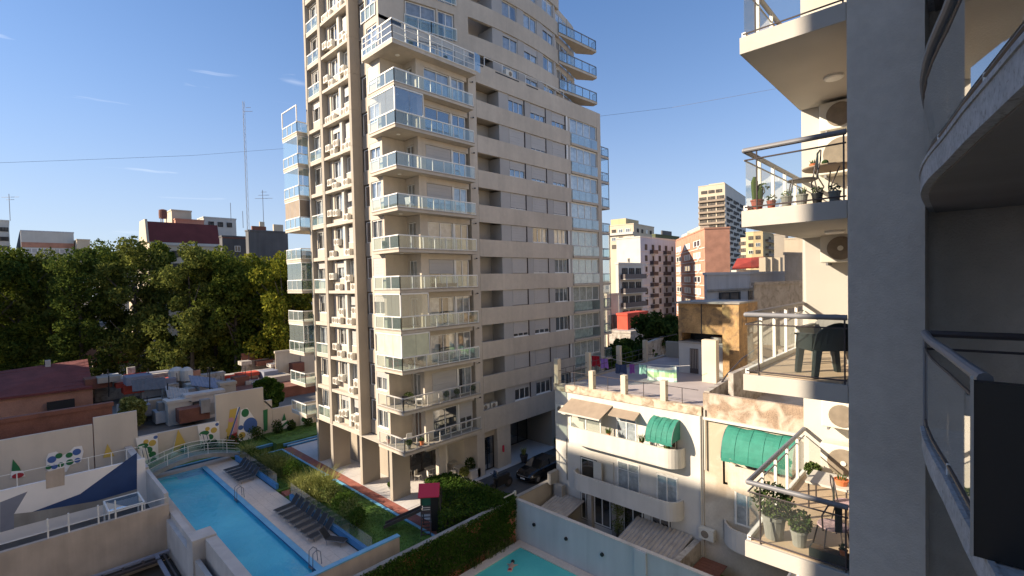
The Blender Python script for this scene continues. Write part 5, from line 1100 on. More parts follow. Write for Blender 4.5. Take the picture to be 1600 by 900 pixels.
# water tank house on the terrace
TK = thing('tank_house', 'rust stained ochre water tank block standing on the roof terrace', 'tank house', (38, 15, 7.86))
def oy(px, x): return onx(px, 500, x).y
xk = 38.0; yl, ym, yr, y0_ = oy(1060, xk), oy(1096, xk), oy(1131, xk), oy(1157, xk)
ytl = oy(1058, xk)
m = MB(); m.box(xk, xk + 4, yr, yl, 11.15, 13.55, 'ochre'); m.box(xk - .35, xk + 4, y0_, yr - .01, 7.86, 13.55, 'ochre'); m.box(xk - .45, xk + 4.1, y0_ - .08, yl + .1, 13.55, 13.68, 'concrete'); m.box(xk + .01, xk + 4, yl - .25, yl, 10.5, 11.15, 'ochre'); m.build('tank', TK)
m = MB(); m.box(xk + 1.8, xk + 4, yr, yl - .25, 10.4, 11.15, 'black'); m.box(xk - .05, xk + 4, yr, yl, 10.32, 10.45, 'concrete'); m.build('slot', TK)
m = MB(); m.box(xk - .012, xk, ym - .04, ym + .04, 11.15, 13.5, 'black'); m.build('joint', TK)
m = MB(); m.lathe((xk + 1.0, (ym + yr) / 2, 10.46), [(.5, 0), (.5, .4)], 'concretelight', 14); m.build('cistern', TK)
m = MB(); m.box(xk + .05, xk + 4, yr, oy(1060, xk + .05), 7.86, 10.32, 'greybuilding'); m.build('wall', TK)
d0, d1 = oy(1077, xk), oy(1090, xk); m = MB(); m.box(xk + .0, xk + .04, d1, d0, 7.9, 9.9, 'steeldark'); 
for i in range(5): yy = d1 + (d0 - d1) * (i + .5) / 5; m.tube((xk - .02, yy, 8.3), (xk - .02, yy, 9.85), .012, 'concretelight')
m.build('door', TK)
m = MB(); m.box(35.5, 36.1, oy(1122, 36) , oy(1100, 36), 7.86, 11.0, 'cream'); m.build('chimney', label='cream chimney in front of the stained tank block', category='chimney')
# old wall pieces right of the terrace
m = MB(); m.box(29.5, 36, 10.2, 10.5, 7.6, 9.9, 'oldwall'); m.box(36, 42, 9.2, 9.5, 7.6, 10.6, 'oldwall'); m.build('ruined_wall', label='weathered stone wall behind the roof parapet right of the terrace', category='wall')
m = MB(); m.path([(29, 11.2, 8.6), (31, 11.1, 9.5), (33.5, 11.0, 10.2), (37, 10.6, 10.9)], .05, 'steeldark'); m.build('pipe', label='dark pipe climbing along the weathered wall beside the terrace', category='pipe')
# laundry
def cloth(px0, px1, py0, py1, D0, D1, mts, lab, sag=.0, nm='laundry'):
    A, B = at(px0, py0, D0), at(px1, py0 + (px1 - px0) * .04, D1); h = (py1 - py0) * (D0 + D1) / 2 / FPX; n = 10; k = len(mts); m = MB(); r = 6
    def P(u, v):
        p = A.lerp(B, u); return Vector((p.x + .05 * math.sin(u * 17 + v * 3), p.y + .05 * math.cos(u * 13), p.z - h * v * (1 + .06 * math.sin(u * 9)) - sag * math.sin(u * 3.14) * (1 - v)))
    for i in range(n):
        for j in range(r): m.quad(P(i / n, j / r), P((i + 1) / n, j / r), P((i + 1) / n, (j + 1) / r), P(i / n, (j + 1) / r), mts[j * k // r])
    m.build(nm, label=lab, category='laundry', group='laundry on the roof terrace line')
cloth(925, 938, 556, 572, 41, 40.5, ['redcloth'], 'deep red cloth at the left end of the washing line')
cloth(939, 951, 560, 575, 40.5, 40, ['lilac'], 'lilac cloth hanging beside the deep red one')
cloth(962, 980, 568, 583, 39, 38.2, ['navycloth'], 'navy shorts shaped cloth in the middle of the washing line', .08)
cloth(984, 992, 569, 583, 38.1, 37.8, ['purple'], 'narrow purple cloth right of the navy one')
cloth(999, 1011, 570, 584, 37.4, 37, ['mint'], 'mint green cloth left of the striped sheet')
cloth(1012, 1058, 571, 597, 36.9, 35.8, ['cloudwhite', 'mint', 'limestripe', 'limestripe', 'cloudwhite', 'mint'], 'large striped white and lime sheet on the washing line', .12)
m = MB(); m.path([at(912, 553, 42), at(938, 556, 40.5), at(980, 566, 38.3), at(1010, 569, 37), at(1060, 572, 35.7), at(1078, 571, 35.4)], .012, 'white', 5); m.build('washing_line', label='thin washing line across the roof terrace', category='washing line')

# ================================================================== CAR, MOTORCYCLE, SMALL THINGS BY THE TOWER
CAR = thing('parked_car', 'black hatchback parked on the driveway under the tower', 'car', (29.6, 25.5, G + .01)); cx0, cy0, cz = 29.6, 25.5, G + .01
def loft(m, secs, mt, cap=True):
    """secs: list of closed rings with equal counts"""
    n = len(secs[0]); b = len(m.v); vs = [p for s_ in secs for p in s_]; fs = []
    for k in range(len(secs) - 1):
        for i in range(n): fs.append((k * n + i, k * n + (i + 1) % n, (k + 1) * n + (i + 1) % n, (k + 1) * n + i))
    if cap: fs += [tuple(range(n - 1, -1, -1)), tuple(range((len(secs) - 1) * n, len(secs) * n))]
    m.add(vs, fs, mt)
def sect(x, w_, zb, zs, zt, tw): # body ring across the car: sill, shoulder, top
    return [(cx0 + x, cy0 - w_ * .92, cz + zb), (cx0 + x, cy0 - w_, cz + zb + .15), (cx0 + x, cy0 - w_, cz + zs * .8), (cx0 + x, cy0 - w_ * .95, cz + zs), (cx0 + x, cy0 - tw, cz + zt), (cx0 + x, cy0 + tw, cz + zt), (cx0 + x, cy0 + w_ * .95, cz + zs), (cx0 + x, cy0 + w_, cz + zs * .8), (cx0 + x, cy0 + w_, cz + zb + .15), (cx0 + x, cy0 + w_ * .92, cz + zb)]
m = MB(); loft(m, [sect(-2.15, .62, .32, .55, .62, .5), sect(-2.08, .78, .22, .62, .70, .66), sect(-1.7, .88, .18, .74, .86, .74), sect(-1.1, .90, .18, .84, .96, .76), sect(-.9, .90, .18, .88, .98, .76), sect(.9, .90, .18, .92, 1.0, .76), sect(1.7, .88, .2, .95, 1.02, .72), sect(2.0, .84, .25, .92, 1.0, .66), sect(2.1, .72, .4, .85, .9, .55)], 'carpaint'); m.build('body', CAR, smooth=True)
def cab(x, w_, z, w2=None): return [(cx0 + x, cy0 - w_, cz + z), (cx0 + x, cy0 + w_, cz + z)]
m = MB()
P4 = [(-1.05, .76, .95), (-.3, .62, 1.42), (1.0, .60, 1.45), (1.85, .66, 1.02)]
for (a, b) in zip(P4, P4[1:]): m.quad(*cab(*a), *reversed(cab(*b)), 'panedark' if a[0] < -.5 or b[0] > 1.5 else 'carpaint')
m.build('roof', CAR)
for s in (-1, 1):
    m = MB(); m.add([(cx0 + x, cy0 + s * w_, cz + z) for x, w_, z in P4], [(0, 1, 2, 3)], 'panedark'); o = m.build('side_window', CAR); m = MB(); m.tube((cx0 + .35, cy0 + s * .77, cz + .96), (cx0 + .35, cy0 + s * .62, cz + 1.43), .03, 'carpaint'); m.build('pillar', o)
    m = MB(); m.hexa([(cx0 - 2.12, cy0 + s * .42, cz + .56), (cx0 - 1.9, cy0 + s * .84, cz + .60), (cx0 - 1.85, cy0 + s * .82, cz + .6), (cx0 - 2.05, cy0 + s * .4, cz + .6), (cx0 - 2.1, cy0 + s * .42, cz + .66), (cx0 - 1.88, cy0 + s * .84, cz + .70), (cx0 - 1.83, cy0 + s * .82, cz + .7), (cx0 - 2.03, cy0 + s * .4, cz + .68)], 'lamp'); m.build('headlight', CAR)
    m = MB(); m.box(cx0 - .75, cx0 - .6, cy0 + s * .9, cy0 + s * 1.08, cz + .93, cz + 1.05, 'carpaint'); m.build('wing_mirror', CAR)
    for x in (-1.35, 1.35):
        m = MB(); m.lathe((cx0 + x, cy0 + s * .78, cz + .32), [(.31, 0), (.32, s * .05), (.31, s * .15), (.2, s * .16)], 'tyre', 18, 'y'); o = m.build('wheel', CAR); m = MB(); m.lathe((cx0 + x, cy0 + s * .94, cz + .32), [(.19, 0), (.17, s * .01), (.03, s * .02)], 'steel', 12, 'y'); m.build('rim', o)
m = MB(); m.box(cx0 - 2.185, cx0 - 2.15, cy0 - .22, cy0 + .22, cz + .36, cz + .46, 'lamp'); m.build('number_plate', CAR)
m = MB(); m.box(cx0 - 2.17, cx0 - 2.12, cy0 - .55, cy0 + .55, cz + .58, cz + .62, 'steel'); m.build('grille', CAR)
MC = thing('motorcycle', 'dark motorcycle with a black cover beside the hedge near the car', 'motorcycle', (25.5, 26.0, G)); mx_, my_ = 25.5, 26.0
for d in (-.68, .68): m = MB(); m.lathe((mx_ + d, my_ - .06, G + .31), [(.27, 0), (.31, .03), (.31, .09), (.27, .12)], 'tyre', 16, 'y'); o = m.build('wheel', MC); m = MB(); m.lathe((mx_ + d, my_ - .07, G + .31), [(.17, 0), (.17, .14)], 'steeldark', 10, 'y'); m.build('rim', o)
m = MB(); m.hexa([(mx_ - .45, my_ - .16, G + .35), (mx_ + .4, my_ - .14, G + .35), (mx_ + .4, my_ + .14, G + .35), (mx_ - .45, my_ + .16, G + .35), (mx_ - .3, my_ - .18, G + .95), (mx_ + .7, my_ - .12, G + .82), (mx_ + .7, my_ + .12, G + .82), (mx_ - .3, my_ + .18, G + .95)], 'black'); m.ball((mx_ - .3, my_, G + .85), .22, 'black', 1.3, .8, .8); m.build('body', MC)
m = MB(); m.box(mx_ - .15, mx_ + .65, my_ - .13, my_ + .13, G + .84, G + .92, 'sling'); m.build('saddle', MC)
m = MB(); m.path([(mx_ - .5, my_ - .33, G + 1.1), (mx_ - .42, my_, G + 1.02), (mx_ - .5, my_ + .33, G + 1.1)], .02, 'steeldark'); m.path([(mx_ - .42, my_, G + 1.0), (mx_ - .68, my_, G + .31)], .03, 'steeldark'); m.build('handlebar', MC)
m = MB(); m.hexa([(mx_ - .5, my_ - .16, G + .9), (mx_ - .3, my_ - .16, G + .9), (mx_ - .3, my_ + .16, G + .9), (mx_ - .5, my_ + .16, G + .9), (mx_ - .4, my_ - .14, G + 1.3), (mx_ - .36, my_ - .14, G + 1.3), (mx_ - .36, my_ + .14, G + 1.3), (mx_ - .4, my_ + .14, G + 1.3)], 'paneblue'); m.build('windscreen', MC)
MC.scale = (1.3, 1.3, 1.25)
# parasol, tables, chairs, pots under the tower
t = thing('closed_parasol', 'closed white parasol standing between the outdoor tables', 'parasol', (24.6, 31.4, G)); p = Vector((24.6, 31.4, G))
m = MB(); m.tube(p, p + Vector((0, 0, 3.0)), .03, 'white'); m.build('pole', t); m = MB(); m.lathe(p, [(.10, 1.0), (.17, 1.3), (.13, 2.1), (.05, 2.9), (.01, 3.0)], 'cleanwhite', 10); m.build('canopy', t); m = MB(); m.lathe(p, [(.28, 0), (.28, .06), (.06, .1)], 'concretelight', 12); m.build('base', t)
def table(x, y, lab, r=.42, mt='cleanwhite'):
    t = thing('outdoor_table', lab, 'table', (x, y, G), group='white outdoor tables under the tower'); m = MB(); m.box(x - r, x + r, y - r * .8, y + r * .8, G + .71, G + .75, mt); m.build('table_top', t)
    for sx in (-1, 1):
        for sy in (-1, 1): m = MB(); m.tube((x + sx * r * .9, y + sy * r * .7, G), (x + sx * r * .9, y + sy * r * .7, G + .71), .02, mt); m.build('leg', t)
table(23.6, 32.2, 'white outdoor table left of the closed parasol'); table(25.3, 30.6, 'white outdoor table nearest the closed parasol'); table(21.8, 33.2, 'white outdoor table behind the corner column'); table(25.6, 31.8, 'white outdoor table against the cream wall')
def chair_w(x, y, rz, lab):
    t = thing('outdoor_chair', lab, 'chair', (x, y, G), rz, group='white outdoor chairs under the tower')
    def bd(mb, nm): o = mb.build(nm); o.parent = t
    m = MB(); m.box(-.22, .22, -.22, .22, .43, .46, 'cleanwhite'); bd(m, 'seat'); m = MB(); m.box(-.22, .22, .2, .23, .46, .85, 'cleanwhite'); bd(m, 'backrest')
    for sx in (-1, 1):
        for sy in (-1, 1): m = MB(); m.tube((sx * .2, sy * .2, 0), (sx * .2, sy * .2, .43), .015, 'cleanwhite'); bd(m, 'leg')
chair_w(23.0, 31.5, 1.2, 'white chair at the table left of the parasol'); chair_w(24.4, 30.3, 2.4, 'white chair in front of the closed parasol'); chair_w(22.4, 32.3, .4, 'white chair behind the corner column'); chair_w(25.0, 32.6, 4.0, 'white chair beyond the closed parasol')
for i in range(2):
    x, y = 22.0 + i * .2, 37.2 - i * 1.5; t = thing('stacked_tables', '%s stack of white tables stored under the tower between two fins' % ORD[i], 'table', (x, y, G), group='stored white tables')
    for k in range(3): m = MB(); m.box(x - .5, x + .5, y - .35, y + .35, G + .3 + k * .24, G + .34 + k * .24, 'concretelight'); m.build('table_top', t)
    for sx in (-1, 1): m = MB(); m.box(x + sx * .4 - .02, x + sx * .4 + .02, y - .3, y + .3, G, G + .8, 'steeldark'); m.build('leg', t)
def pot2(x, y, r, h, lr, lh, lab, z=G, mt='potgrey', leaf='leafdark', kind='leaf'):
    t = thing('potted_plant', lab, 'potted plant', (x, y, z)); m = MB(); m.lathe((x, y, z), [(r * .6, 0), (r, h * .8), (r, h), (r * .9, h), (r * .88, h * .9)], mt, 14); m.build('pot', t)
    m = MB(); leaves(m, (x, y, z + h + lh * .5), lr, lr, lh * .55, 320, .07, leaf) if kind == 'leaf' else blades(m, (x, y, z + h), lr * .5, lh, 60, .02, leaf, .7); m.build('foliage', t)
pot2(24.2, 44.6, .75, .55, .8, .7, 'large low bowl planter with dark plants at the back of the plaza', mt='concretelight'); pot2(20.1, 32.5, .3, .25, .35, .35, 'small plant in a low pot between the last fin and the corner column')
pot2(25.6, 29.6, .3, .5, .45, 1.1, 'tall dark potted shrub at the cream wall behind the hedge'); pot2(24.9, 29.5, .25, .35, .4, .7, 'yellow green potted shrub below the closed parasol', leaf='leafgrass')
pot2(30.8, 28.4, .35, .7, .35, .6, 'dark barrel planter with pale blooms at the lobby entrance', mt='steeldark', leaf='leafgrass', kind='b'); pot2(35.4, 28.2, .45, .3, .4, .8, 'dark shrub in a shallow pale pot near the far end of the driveway', mt='concretelight')
m = MB(); m.box(25.2, 26.2, 29.0, 29.5, G, G + .75, 'concretelight'); m.build('concrete_planter', label='grey concrete box planter at the foot of the tower pier', category='planter')
m = MB(); p = ony(798, 706, 29.0); m.lathe((p.x - .9, 28.98, 1.1), [(.09, 0), (.09, .5), (.03, .56)], 'redslide', 10); m.build('fire_extinguisher', label='red fire extinguisher on the beige pier beside the entrance', category='extinguisher')
# things on the tower's balconies
def bplant(k, x, y, lab, h=.5, pot='potgrey', leaf='leafpot'): potted((x, y, F(k) + .01), .16, .28, pot, 'bush', lab, h * 1.3, leaf=leaf)
bplant(6, 18.9, 30.6, 'round green plant behind the glass on the sixth floor corner balcony'); bplant(2, 22.6, 28.6, 'dark green shrub in front of the shutters on the second floor balcony', .6); bplant(2, 23.6, 28.6, 'bushy plant right of the dark green shrub on the second floor balcony', .6); bplant(2, 25.2, 28.6, 'dark green shrub at the right end of the second floor balcony', .6)
bplant(2, 20.1, 29.9, 'tall leafy plant in the second floor loggia', .9); bplant(1, 19.0, 31.0, 'small plant with orange pot at the outer end of the first floor balcony', .4, 'orange'); bplant(1, 20.3, 28.7, 'plant in an orange pot at the middle of the first floor balcony', .4, 'orange'); bplant(1, 19.2, 28.7, 'dark plant at the corner of the first floor balcony', .6, leaf='leafdark'); bplant(3, 19.6, 28.8, 'plant behind the rail on the third floor corner balcony', .5); bplant(4, 25.1, 28.6, 'green plant at the right end of the fourth floor balcony', .45)
bplant(11, 20.3, 28.7, 'green plant on the roof terrace corner balcony', .4); bplant(11, 23.4, 28.7, 'second green plant along the roof terrace rail', .4)
def bchair(k, x, y, rz, mt, lab):
    t = thing('balcony_chair', lab, 'chair', (x, y, F(k)), rz)
    def bd(mb, nm): o = mb.build(nm); o.parent = t
    m = MB(); m.box(-.22, .22, -.22, .22, .42, .46, mt); bd(m, 'seat'); m = MB(); m.hexa([(-.22, .2, .46), (.22, .2, .46), (.22, .23, .46), (-.22, .23, .46), (-.22, .3, .9), (.22, .3, .9), (.22, .33, .9), (-.22, .33, .9)], mt); bd(m, 'backrest')
    for sx in (-1, 1):
        for sy in (-1, 1): m = MB(); m.tube((sx * .19, sy * .19, 0), (sx * .19, sy * .19, .42), .015, mt); bd(m, 'leg')
bchair(7, 20.2, 29.2, 2.0, 'white', 'white folding chair on the seventh floor corner balcony'); bchair(3, 19.3, 30.3, 1.0, 'redslide', 'red chair behind the glass of the third floor balcony'); bchair(2, 19.4, 29.3, 2.5, 'steeldark', 'dark chair on the second floor corner balcony'); bchair(1, 19.7, 29.6, 3.0, 'white', 'white chair on the first floor corner balcony'); bchair(2, 20.4, 29.0, 4.0, 'white', 'white chair on the second floor balcony beside the pier')
m = MB(); m.box(22.3, 23.8, 28.5, 28.9, F(5) + .02, F(5) + .35, 'black'); m.build('storage_box', label='long black box on the fifth floor balcony', category='box')
# swimmer in the small pool
def skinned(name, verts, edges, rads, mt, parent=None):
    me = bpy.data.meshes.new(name); me.from_pydata(verts, edges, []); o = bpy.data.objects.new(name, me); COL.objects.link(o); me.materials.append(MATS[mt])
    sk = o.modifiers.new('skin', 'SKIN'); 
    for v, r in zip(me.skin_vertices[0].data, rads): v.radius = (r, r)
    me.skin_vertices[0].data[0].use_root = True
    ss = o.modifiers.new('sub', 'SUBSURF'); ss.levels = 1; ss.render_levels = 2
    if parent: o.parent = parent
    return o
b = onz(797, 890, -1.75); W_ = thing('person', 'person with dark hair swimming in the small turquoise pool', 'person', (b.x, b.y, -1.78), rad(-60))
V_ = [(0, 0, -.02), (0, .22, .02), (0, .45, .04), (0, .56, .06), (0, .70, .08), (.18, .47, .03), (.36, .62, -.02), (.45, .85, -.04), (-.18, .47, .03), (-.36, .58, -.02), (-.42, .80, -.04), (.09, -.1, -.04), (.14, -.5, -.1), (.2, -.85, -.2), (-.09, -.1, -.04), (-.14, -.5, -.1), (-.2, -.85, -.22)]
E_ = [(0, 1), (1, 2), (2, 3), (3, 4), (2, 5), (5, 6), (6, 7), (2, 8), (8, 9), (9, 10), (0, 11), (11, 12), (12, 13), (0, 14), (14, 15), (15, 16)]
skinned('body', V_, E_, [.13, .13, .14, .055, .10, .06, .042, .03, .06, .042, .03, .09, .06, .04, .09, .06, .04], 'skin', W_)
m = MB(); m.ball((0, .72, .11), .115, 'black', 1, 1.1, .95, 10); o = m.build('hair'); o.parent = W_
m = MB(); m.ball((0, 0, -.01), .15, 'mred', 1.05, .9, .8, 8); o = m.build('swimwear'); o.parent = W_

# ================================================================== DISTANT BUILDINGS
UW = {}
def unitwin(kind):
    if kind in UW: return UW[kind].data
    m = MB(); fm, pm = {'w': ('white', 'panedark'), 'd': ('concretelight', 'dark'), 'b': ('dark', 'room'), 's': ('white', 'shutter')}[kind]
    m.box(0, 1, -1, 0, 0, .08, fm); m.box(0, 1, -1, 0, .92, 1, fm); m.box(0, .08, -1, 0, .08, .92, fm); m.box(.92, 1, -1, 0, .08, .92, fm)
    if kind != 'd': m.box(.47, .53, -.9, 0, .08, .92, fm)
    m.quad((.08, -.4, .08), (.92, -.4, .08), (.92, -.4, .92), (.08, -.4, .92), pm)
    o = m.build('window'); COL.objects.unlink(o); UW[kind] = o; return o.data
def unitbalc():
    if 'balc' in UW: return UW['balc'].data
    m = MB(); m.box(0, 1, -1, 0, 0, .12, 'cleanwhite'); m.box(0, 1, -1, -.93, .12, 1, 'steeldark'); m.box(0, .02, -1, 0, .12, 1, 'steeldark'); m.box(.98, 1, -1, 0, .12, 1, 'steeldark')
    o = m.build('balcony'); COL.objects.unlink(o); UW['balc'] = o; return o.data
class Blk:
    """box-shaped building whose near vertical edge stands at pixel column pC, depth D; pL / pR are where its two visible faces end"""
    def __init__(s, name, label, cat, pL, pC, pR, ytop, D, mt, rot=0., zb=-1.0, mtR=None, dflt=12., parap=True):
        P = at(pC, ytop, D); s.P = P; s.z0, s.z1 = zb, P.z; a = rad(rot); s.u = Vector((math.cos(a), math.sin(a), 0)); s.v = Vector((-math.sin(a), math.cos(a), 0))
        def reach(px, d):
            r = ray(px, 430); n = Vector((-r.y, r.x, 0)); den = n.dot(d)
            return abs((n.dot(CAM - P)) / den) if abs(den) > 1e-6 else dflt
        s.LR = reach(pR, s.u) if pR != pC else dflt; s.LL = reach(pL, s.v) if pL != pC else dflt
        s.LR = min(s.LR, 90); s.LL = min(s.LL, 90)
        s.t = thing(name, label, cat, (P.x, P.y, zb)); m = MB(); A = Vector((P.x, P.y, 0)); B = A + s.u * s.LR; Cc = B + s.v * s.LL; Dd = A + s.v * s.LL
        q = [(p.x, p.y) for p in (A, B, Cc, Dd)]
        m.prism(q, s.z0, s.z1, mt)
        m.build('wall', s.t)
        if mtR:
            m = MB(); n = -s.v * .05; m.hexa([(*(A + n).xy, s.z0), (*(B + n).xy, s.z0), (*B.xy, s.z0), (*A.xy, s.z0), (*(A + n).xy, s.z1), (*(B + n).xy, s.z1), (*B.xy, s.z1), (*A.xy, s.z1)], mtR); m.build('side_wall', s.t)
        if parap:
            m = MB(); e = .12; q2 = [(p.x, p.y) for p in (A - s.u * e - s.v * e, B + s.u * e - s.v * e, Cc + s.u * e + s.v * e, Dd - s.u * e + s.v * e)]; m.prism(q2, s.z1 - .01, s.z1 + .35, mt); m.build('parapet', s.t)
    def put(s, face, me, a, b, z0, z1, dep, nm):
        """a piece on the right ('R') or left ('L') face from a to b metres along it"""
        if face == 'R': o0 = s.P + s.u * a; d = s.u; ang = math.atan2(s.u.y, s.u.x); off = -s.v
        else: o0 = s.P + s.v * b; d = -s.v; ang = math.atan2(-s.v.y, -s.v.x); off = -s.u
        o = bpy.data.objects.new(nm, me); COL.objects.link(o); o.parent = s.t; o.location = Vector((o0.x + off.x * .06, o0.y + off.y * .06, z0)) - wloc(s.t); o.rotation_euler = (0, 0, ang); o.scale = (b - a, dep, z1 - z0); return o
    def grid(s, face, rows, cols, zt, fh, wh, ww, kinds='w', m0=.08, m1=.08, skip=.0, balc=None, dep=.12):
        Lf = s.LR if face == 'R' else s.LL; usable = Lf * (1 - m0 - m1); st = usable / cols
        for r in range(rows):
            z = s.z1 - zt - r * fh - wh
            if z < s.z0 + .5: break
            for c in range(cols):
                if R() < skip: continue
                a = Lf * m0 + c * st + (st - ww) / 2; s.put(face, unitwin(random.choice(kinds)), a, a + ww, z, z + wh, dep, 'window')
                if balc and c in balc: s.put(face, unitbalc(), a - .25 * ww, a + ww * 1.25, z - .9, z + .2, 1.1, 'balcony')
    def band(s, face, z, h, mt, out=.15):
        m = MB(); Lf = s.LR if face == 'R' else s.LL; A = Vector((s.P.x, s.P.y, 0)); d = s.u if face == 'R' else s.v; n = (-s.v if face == 'R' else -s.u) * out; B = A + d * Lf
        m.hexa([(*(A + n).xy, z), (*(B + n).xy, z), (*B.xy, z), (*A.xy, z), (*(A + n).xy, z + h), (*(B + n).xy, z + h), (*B.xy, z + h), (*A.xy, z + h)], mt); m.build('ledge', s.t)
    def top(s, a0, a1, b0, b1, h, mt, nm='roof_box'):
        A = Vector((s.P.x, s.P.y, 0)); q = [(A + s.u * x + s.v * y) for x, y in ((a0 * s.LR, b0 * s.LL), (a1 * s.LR, b0 * s.LL), (a1 * s.LR, b1 * s.LL), (a0 * s.LR, b1 * s.LL))]
        m = MB(); m.prism([(p.x, p.y) for p in q], s.z1 + .34, s.z1 + .34 + h, mt); m.build(nm, s.t)
ROT = 0
# --- right of the tower
b = Blk('apartment_building', 'tall slender tower block with brown balcony rows and white checkered side, farthest on the right', 'apartment building', 1093, 1132.5, 1166, 287, 250, 'warmbuilding', 8, mtR='cleanwhite')
for r in range(16):
    z = b.z1 - 7.5 - r * 2.95
    for c in range(3): m_ = b.LL / 3; b.put('L', unitwin('b'), m_ * c + .4, m_ * (c + 1) - .4, z, z + 1.7, .1, 'window')
    b.band('L', z - 1.15, 1.05, 'tan' if r % 1 else 'canopy', 1.0)
    for c in range(6):
        a = b.LR * .06 + c * b.LR * .155
        if (c + r) % 2 == 0: b.put('R', unitwin('b'), a, a + b.LR * .13, z - .3, z + 1.5, .3, 'window')
        else: b.put('R', unitwin('b'), a + .3, a + b.LR * .09, z + .4, z + 1.6, .3, 'window')
b.grid('L', 1, 3, 2.5, 3, 1.6, 3.0, 'b'); b.top(.2, .7, .2, .8, 2.5, 'warmbuilding')
b = Blk('apartment_building', 'pale stepped apartment block with a cream crown rising behind the plain cream wall', 'apartment building', 952, 990, 1023, 350, 185, 'warmbuilding', 5)
b.grid('L', 3, 3, 1.5, 3, 1.5, 1.8, 'bw'); b.grid('R', 3, 4, 1.5, 3, 1.5, 1.6, 'bw'); b.top(.0, .6, .3, .9, 2.2, 'yellowbuilding'); b.band('L', b.z1 - 3.8, .9, 'cleanwhite', .9)
b = Blk('apartment_building', 'dark olive topped block between the cream blocks and the brick block', 'apartment building', 1020, 1024, 1062, 367, 160, 'olive', 0); b.top(.3, .7, .2, .6, 1.5, 'darkbuilding')
b = Blk('apartment_building', 'white apartment block with a plain cream sunlit side and many small windows', 'apartment building', 964, 1000, 1056, 371, 120, 'cleanwhite', 0, mtR='shadegrey')
b.grid('R', 13, 5, 1.6, 2.8, 1.45, 1.15, 'bd', .05, .02, .06, dep=.1)
for r in range(0, 13, 1):
    for c in (1, 3): b.put('R', unitbalc(), b.LR * (.06 + c * .186), b.LR * (.06 + c * .186) + 2.6, b.z1 - 4.1 - r * 2.8, b.z1 - 3.0 - r * 2.8, 1.0, 'balcony')
for r in range(13): b.band('R', b.z1 - 3.6 - r * 2.8, .18, 'concretelight', .1)
for r in range(12):
    for c in (0, 2, 4):
        if R() < .45: a = b.LR * (.1 + c * .186); b.put('R', unitwin('s'), a, a + .9, b.z1 - 4.3 - r * 2.8, b.z1 - 3.7 - r * 2.8, .5, 'air_conditioner')
b.put('L', unitwin('d'), b.LL * .45, b.LL * .52, b.z1 - 6, b.z1 - 5, .1, 'window')
b = Blk('apartment_building', 'white fronted block with rows of dark brown balconies below the plain cream wall', 'apartment building', 962, 966, 1004, 413, 92, 'cleanwhite', 0)
for r in range(7):
    z = b.z1 - 2.6 - r * 2.75
    for c in range(3): a = b.LR * (.14 + c * .28); b.put('R', unitwin('b'), a, a + b.LR * .2, z, z + 1.9, .12, 'window')
    b.put('R', unitbalc(), b.LR * .08, b.LR * .97, z - .35, z + .7, 1.0, 'balcony')
b = Blk('apartment_building', 'orange brick apartment block with white floor bands and a blank orange side', 'apartment building', 1054, 1101, 1141, 358, 112, 'brick', -55, mtR=None)
for r in range(7):
    z = b.z1 - 3.6 - r * 2.95; b.band('L', z - .75, .22, 'cleanwhite', .12)
    for c in range(3): a = b.LL * (.10 + c * .30); b.put('L', unitwin('s' if (r + c) % 3 else 'w'), a, a + b.LL * .19, z, z + 1.5, .12, 'window')
    for c in (0, 2): a = b.LL * (.14 + c * .3); m = b.put('L', unitwin('w'), a, a + .9, z - .55, z, .35, 'air_conditioner')
b.top(.3, .7, .3, .7, 1.6, 'warmbuilding'); b.top(.15, .3, .6, .8, 1.0, 'cleanwhite')
b = Blk('apartment_building', 'yellow cream apartment block with reddish balconies under the cactus balcony', 'apartment building', 1166, 1192, 1225, 362, 200, 'yellowbuilding', 4)
b.grid('L', 8, 2, 1.5, 3, 1.5, 1.8, 'bw'); b.grid('R', 8, 2, 1.5, 3, 1.6, 4.0, 'b')
for r in range(8): b.put('R', unitbalc(), b.LR * .1, b.LR * .9, b.z1 - 4 - r * 3, b.z1 - 2.9 - r * 3, 1.2, 'balcony')
b = Blk('apartment_building', 'narrow cream block left of the yellow one in the far right distance', 'apartment building', 1158, 1166, 1180, 372, 215, 'warmbuilding', 0); b.grid('R', 8, 1, 1.5, 3, 1.6, 4, 'bw'); b.grid('L', 8, 1, 1.5, 3, 1.6, 4, 'b')
b = Blk('apartment_building', 'blank beige side wall of a block right behind the white balcony tower', 'apartment building', 1226, 1262, 1290, 372, 130, 'warmbuilding', 0)
b = Blk('apartment_building', 'brown narrow pier of a block beside the blank beige wall', 'apartment building', 1210, 1227, 1232, 366, 150, 'tan', 0)
b = Blk('house', 'small white house with red tiled roof and glazed gallery on the long grey building', 'house', 1144, 1150, 1196, 425, 82, 'cleanwhite', 0, zb=10)
b.grid('R', 1, 3, 1.6, 3, 1.6, 3.2, 'ww', .04, .04)
A = at(1144, 421, 81); B = at(1196, 418, 84.5); C_ = at(1194, 403, 88); D_ = at(1152, 406, 86); m = MB(); m.hexa([A, B, C_, D_, A + Vector((0, 0, .25)), B + Vector((0, 0, .25)), C_ + Vector((0, 0, .25)), D_ + Vector((0, 0, .25))], 'redpaint'); m.build('roof', b.t)
for px, w_ in ((1196, 2), (1206, 3), (1219, 1.5)):
    p = at(px, 402, 80); m = MB(); m.box(p.x, p.x + w_, p.y, p.y + 1, 8, p.z, 'warmbuilding'); m.build('chimney_stack', label='pale chimney stack %s of the red tiled roof house' % {1196: 'immediately right', 1206: 'two steps right', 1219: 'farthest right'}[px], category='chimney', group='pale stacks beside the red tiled roof')
b = Blk('long_building', 'long grey white building with dark square windows behind the ochre tank block', 'building', 1100, 1104, 1262, 430, 62, 'greybuilding', -14, zb=-1)
